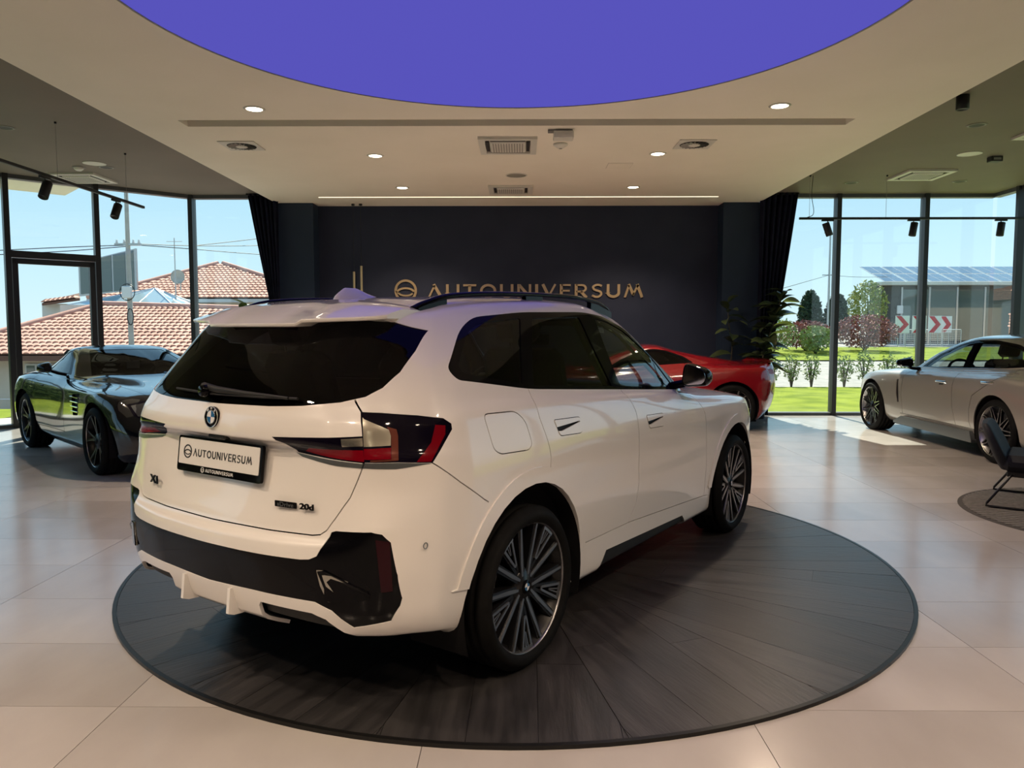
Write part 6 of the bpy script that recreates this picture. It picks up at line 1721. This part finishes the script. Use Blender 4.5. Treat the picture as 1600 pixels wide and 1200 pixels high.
# --- tiled roofs
def tile_mesh(L, W):
    n = 5; vs = []; fs = []
    for j, (y, dz) in enumerate(((0, .05), (L * 1.12, 0))):
        for i in range(n + 1):
            a = PI * i / n; vs.append((-W * .5 * math.cos(a), y, dz + W * .26 * math.sin(a)))
    for i in range(n): fs.append((i, i + 1, n + 2 + i, n + 1 + i))
    vs += [(x, y - .004, z) for x, y, z in vs[:n + 1]]; fs.append(tuple(range(2 * n + 2, 3 * n + 3)))
    return vs, fs
def tiled_slope(root, p0, p1, p2, p3, L, W, tiles_max, mat, name='roof_slope'):
    """eave p0 -> p1, top p3 -> p2 (trapezoid/triangle); tiles laid from the eave up"""
    p0, p1, p2, p3 = (Vector(p) for p in (p0, p1, p2, p3))
    ex = (p1 - p0); W0 = ex.length; ex.normalize()
    nrm = ex.cross(p3 - p0).normalized()
    if nrm.z < 0: nrm = -nrm
    up = nrm.cross(ex).normalized()
    if up.z < 0: up = -up
    H = (p3 - p0).dot(up)
    so = MB().add([p0, p1, p2, p3, p0 - nrm * .12, p1 - nrm * .12, p2 - nrm * .12, p3 - nrm * .12], [(0, 1, 2, 3), (7, 6, 5, 4), (0, 4, 5, 1), (1, 5, 6, 2), (2, 6, 7, 3), (3, 7, 4, 0)]).build(name, M['roof_under'], root)
    tv, tf = tile_mesh(L, W); base = MB().add(tv, tf, True).mesh('roof_tile', mat)
    a0, a1 = (p3 - p0).dot(ex), (p2 - p0).dot(ex)
    rows = int(H / L); spots = []
    for r_ in range(rows):
        y = r_ * L; f = (y + L * .6) / H
        lo, hi = a0 * f, W0 + (a1 - W0) * f
        n = int((hi - lo) / W); off = lo + ((hi - lo) - n * W) / 2
        for k in range(n):
            x = off + (k + .5) * W; b0, b1 = (p3 - p0).dot(up), (p2 - p0).dot(up)
            top_ = b0 + (b1 - b0) * ((x - a0) / (a1 - a0)) if x > a0 and a1 > a0 + .01 else H
            if y + L * .6 < top_: spots.append((x, y))
    Mb = Matrix(((ex.x, up.x, nrm.x, p0.x), (ex.y, up.y, nrm.y, p0.y), (ex.z, up.z, nrm.z, p0.z), (0, 0, 0, 1)))
    rest_ = MB(); cnt = 0
    for x, y in spots:
        Mt = Mb @ Matrix.Translation((x, y, .01))
        if cnt < tiles_max: part('roof_tile', base, so, Mt); cnt += 1
        else: rest_.add([Mt @ Vector(v) for v in tv], tf, True)
    if rest_.v: rest_.build('roof_tiles', mat, so)['kind'] = 'stuff'
    return so
h1 = empty('near_house', (0, 0, 0)); tag(h1, 'low cream house with broad clay-tiled roof behind the black coupe', 'house')
eL, eR, yE, zE1, yR, zR1 = -19.2, -4.5, 24.0, .67, 30.0, 2.46
tiled_slope(h1, (eL, yE, zE1), (eR, yE, zE1), (eR - 1.2, 28.8, 2.102), (-16.5, yR, zR1), .40, .225, 300, M['roof_tile'])
tiled_slope(h1, (eL, yE + 10, zE1), (eL, yE, zE1), (-16.5, yR, zR1), (-16.5, yR, zR1 - .001), .40, .24, 0, M['roof_tile'])
MB().tube([(eL, yE, zE1 + .05), (-16.5, yR, zR1 + .08)], .13, 8).build('hip_ridge', M['roof_tile'], h1)
MB().tube([(-16.5, yR, zR1 + .06), (eR - 1.2, 28.8, 2.16)], .13, 8).build('ridge', M['roof_tile'], h1)
MB().box(eL + .1, eR, yE - .06, yE + .04, zE1 - .16, zE1 + .0).build('gutter', M['roof_under'], h1)
hw = MB().box(eL + .5, eR, yE + .5, yE + 9, -1.9, zE1 - .02).build('wall', M['render_wall'], h1)
for k, x_ in enumerate((-17.6, -15.75, -15.05, -12.6, -10.4)):
    wf = MB().box(x_ - .36, x_ + .36, yE + .42, yE + .5, -.85, .40).build('window', M['render_white'], h1)
    for a in (-.17, .17):
        MB().box(x_ + a - .13, x_ + a + .13, yE + .405, yE + .42, -.78, .34).build('pane', M['far_glass'], wf)
MB().box(eL - 3, eR, yE - 3.2, yE - 2.9, -2.0, -.95).build('garden_wall', M['stone'], h1)
MB().tube([(eL - 3, yE - 3.05, -.45), (eR, yE - 3.05, -.45)], .02, 6).build('railing', M['steel'], h1)
# --- far house with hip roof
h2 = empty('far_house', (0, 0, 0)); tag(h2, 'far house with clay-tiled hip roof above the low cream house', 'house')
cL, cR, yF, zF, apx = -20.6, -9.0, 36.0, 3.0, (-16.7, 42.0, 5.12)
tiled_slope(h2, (cL, yF, zF), (cR, yF, zF), (apx[0] + .3, apx[1], apx[2]), apx, .42, .25, 0, M['roof_tile'])
tiled_slope(h2, (cR, yF, zF), (cR, 48, zF), (apx[0] + .3, apx[1] + .01, apx[2]), (apx[0] + .3, apx[1], apx[2]), .42, .25, 0, M['roof_tile'])
MB().tube([(cR, yF, zF + .06), (apx[0] + .3, apx[1], apx[2] + .08)], .13, 8).build('hip_ridge', M['roof_tile'], h2)
MB().tube([(cL, yF, zF + .06), (apx[0], apx[1], apx[2] + .08)], .13, 8).build('hip_ridge', M['roof_tile'], h2)
MB().box(cL + .5, cR - .5, yF + .5, 47.5, .5, zF).build('wall', M['render_white'], h2)
MB().box(cL, cR, yF - .08, yF + .06, zF - .18, zF - .02).build('gutter', M['steel'], h2)
# glazed roof pyramid and glass screen between the houses
sk = empty('glass_skylight', (-16.9, 33.0, 2.32)); tag(sk, 'pale glass skylight pyramid between the two tiled roofs', 'skylight')
ap = Vector((.5, 1.0, 1.05)); bs = [Vector(p) for p in ((-2.4, -.8, .25), (2.1, -.8, .25), (2.1, 2.8, .25), (-2.4, 2.8, .25))]
M['sky_glass'] = pm('skylight_glass', (.42, .52, .54), .12, .1, coat=1.0)
for k in range(4):
    a, b = bs[k], bs[(k + 1) % 4]
    MB().add([a, b, ap, a - Vector((0, 0, .03)), b - Vector((0, 0, .03)), ap - Vector((0, 0, .03))], [(0, 1, 2), (5, 4, 3), (0, 3, 4, 1), (1, 4, 5, 2), (2, 5, 3, 0)]).build('pane', M['sky_glass'], sk)
    MB().tube([a, ap], .035, 6).build('glazing_bar', M['solar_frame'], sk)
    for t in (.33, .66): MB().tube([a.lerp(b, t), ap], .02, 6).build('glazing_bar', M['solar_frame'], sk)
MB().box(-2.6, 2.3, -1.0, 3.0, -.2, .25).build('base', M['render_white'], sk)
scn = empty('glass_screen', (0, 34.5, 0)); tag(scn, 'tall dark glazed screen standing on the roof left of the utility pole', 'screen')
px_ = lambda p, y_: (p - 812) / 1180.6 * y_
zz_ = lambda p, y_: 1.467 + (517 - p) / 1180.6 * y_
fr = MB()
pts_s = [(px_(124, 34.5), zz_(463, 34.5)), (px_(215, 34.5), zz_(453, 34.5)), (px_(215, 34.5), zz_(389, 34.5)), (px_(152, 34.5), zz_(404, 34.5)), (px_(124, 34.5), zz_(410, 34.5))]
MB().prism(pts_s, 'y', 0, .12).build('screen_frame', M['steel'], scn)
for a, b, ta, tb in ((127, 152, 412, 406), (155, 176, 405, 400), (179, 198, 399, 395), (201, 211, 394, 392)):
    MB().prism([(px_(a, 34.5), zz_(460 - (a - 127) * .09, 34.5)), (px_(b, 34.5), zz_(460 - (b - 127) * .09, 34.5)), (px_(b, 34.5), zz_(tb, 34.5)), (px_(a, 34.5), zz_(ta, 34.5))], 'y', -.03, 0).build('pane', M['far_glass'], scn)
# small roof further left
h3 = empty('small_roof_house', (0, 0, 0)); tag(h3, 'small tiled roof beyond the door, left of the glass screen', 'house')
tiled_slope(h3, (px_(64, 38), 38, zz_(474, 38)), (px_(124, 38), 38, zz_(466, 38)), (px_(124, 41), 41, zz_(458, 41)), (px_(72, 41), 41, zz_(470, 41)), .4, .25, 0, M['roof_tile'])
MB().box(px_(72, 39), px_(124, 39), 38.6, 41, -1, zz_(474, 38)).build('wall', M['render_white'], h3)

# --- poles, aerial, dish, wires
def pole(name, label, px, y_, top, r0_, r1, mat, zb=None):
    x_ = px_(px, y_); zt = zz_(top, y_); z = ground_z(x_, y_) if zb is None else zb
    o = empty(name, (x_, y_, z)); tag(o, label, 'pole'); MB().tube([(0, 0, 0), (0, 0, zt - z)], [r0_, r1], 12).build('shaft', mat, o)
    return o, zt - z
o, h_ = pole('utility_pole', 'grey concrete utility pole with wires in the second left window', 203, 20.5, 292, .085, .05, M['pole'])
zc = zz_(383, 20.5) - o.location.z
MB().box(-.35, .35, -.04, .04, zc - .03, zc + .03).build('cross_arm', M['steel'], o)
for a in (-.3, -.1, .15, .3): MB().lathe([(0, 0), (.03, 0), (.035, .03), (.02, .06), (.03, .09), (0, .1)], 10).build('insulator', M['sign_white'], o).location = (a, 0, zc + .03)
zb_ = zz_(457, 20.5) - o.location.z
MB().bevbox(-.12, .12, -.2, -.08, zb_ - .16, zb_ + .16, .02).build('junction_box', M['sign_white'], o)
MB().tube([(.20 * math.cos(a), -.12, zb_ + .22 * math.sin(a)) for a in np.linspace(0, 2 * PI, 25)[:-1]], .012, 6, closed=True).build('cable_coil', M['black_metal'], o)
zb_ = zz_(495, 20.5) - o.location.z
MB().tube([(.06 + .08 * math.cos(a), -.12, zb_ + .22 * math.sin(a)) for a in np.linspace(0, 2 * PI, 25)[:-1]], .014, 6, closed=True).build('cable_coil', M['black_metal'], o)
def wire(label, pts):
    w_ = tag(MB().tube(smooth_line(pts, 5), .012, 5).build('overhead_wire', M['matt_black']), label, 'wire', 'overhead wires'); return w_
W = lambda px, py, y_: (px_(px, y_), y_, zz_(py, y_))
wire('overhead wire running left from the utility pole', [W(201, 384, 20.5), W(110, 387, 20), W(0, 392, 19.5), W(-120, 398, 19)])
wire('thin second overhead wire running left below the first', [W(201, 386, 20.5), W(110, 393, 20), W(30, 397, 19.5), W(-120, 405, 19)])
wire('overhead wire running right from the utility pole, upper', [W(205, 382, 20.5), W(300, 385, 24), W(400, 385, 28), W(520, 380, 32)])
wire('overhead wire running right from the utility pole, lower', [W(205, 383, 20.5), W(300, 390, 24), W(400, 398, 28), W(520, 405, 32)])
wire('overhead wire rising to the right in the third left window', [W(299, 386, 25), W(400, 375, 28), W(520, 360, 32)])
o, h_ = pole('roof_aerial', 'thin roof aerial with crossbar beside the satellite dish', 275.5, 34, 373, .03, .02, M['steel'], 2.2)
MB().tube([(-.35, 0, h_ - .16), (.35, 0, h_ - .16)], .012, 6).build('crossbar', M['steel'], o)
dsh = empty('satellite_dish', W(279, 433, 35.0)); tag(dsh, 'grey satellite dish before the far tiled roof', 'satellite dish')
MB().lathe([(0, .10), (.16, .085), (.26, .05), (.33, 0), (.33, .02), (.26, .07), (.16, .105), (0, .12)], 28, axis='y').build('dish', M['pole'], dsh)
MB().tube([(0, .12, 0), (0, .3, -.1), (0, .3, -.62)], .03, 8).build('mast', M['steel'], dsh)
MB().tube([(0, .08, -.35), (0, -.35, -.1)], .012, 6).build('feed_arm', M['steel'], dsh)
o, h_ = pole('street_pole', 'thin tall pole left of the first right window post', 1290, 44, 366, .07, .05, M['steel'])
MB().box(-.35, .1, -.03, .03, h_ - .05, h_).build('lamp_arm', M['steel'], o)
zc = zz_(431, 44) - o.location.z
MB().box(-.4, .4, -.03, .03, zc - .03, zc + .03).build('cross_arm', M['steel'], o)
wire('overhead wire from the thin pole down to the left', [W(1290, 431, 44), W(1255, 441, 40), W(1220, 451, 36), W(1150, 470, 30)])
wire('overhead wire from the thin pole to the dark building', [W(1290, 431, 44), W(1330, 434, 45), W(1380, 434, 45.5)])
# house at the far right
h4 = empty('right_house', (0, 0, 0)); tag(h4, 'tiled roof house at the right picture edge behind the silver car', 'house')
MB().box(px_(1578, 41), px_(1760, 40), 40, 41, .3, zz_(462, 40)).build('wall', M['render_wall'], h4)
tiled_slope(h4, (px_(1572, 39.4), 39.4, zz_(462, 39.4)), (px_(1780, 39.4), 39.4, zz_(462, 39.4)), (px_(1780, 42), 42, zz_(440, 42)), (px_(1574, 42), 42, zz_(440, 42)), .4, .25, 0, M['roof_tile'])
tiled_slope(h4, (px_(1570, 37.5), 37.5, zz_(520, 37.5)), (px_(1780, 37.5), 37.5, zz_(520, 37.5)), (px_(1780, 39.9), 39.9, zz_(490, 39.9)), (px_(1570, 39.9), 39.9, zz_(490, 39.9)), .4, .25, 0, M['roof_tile'])
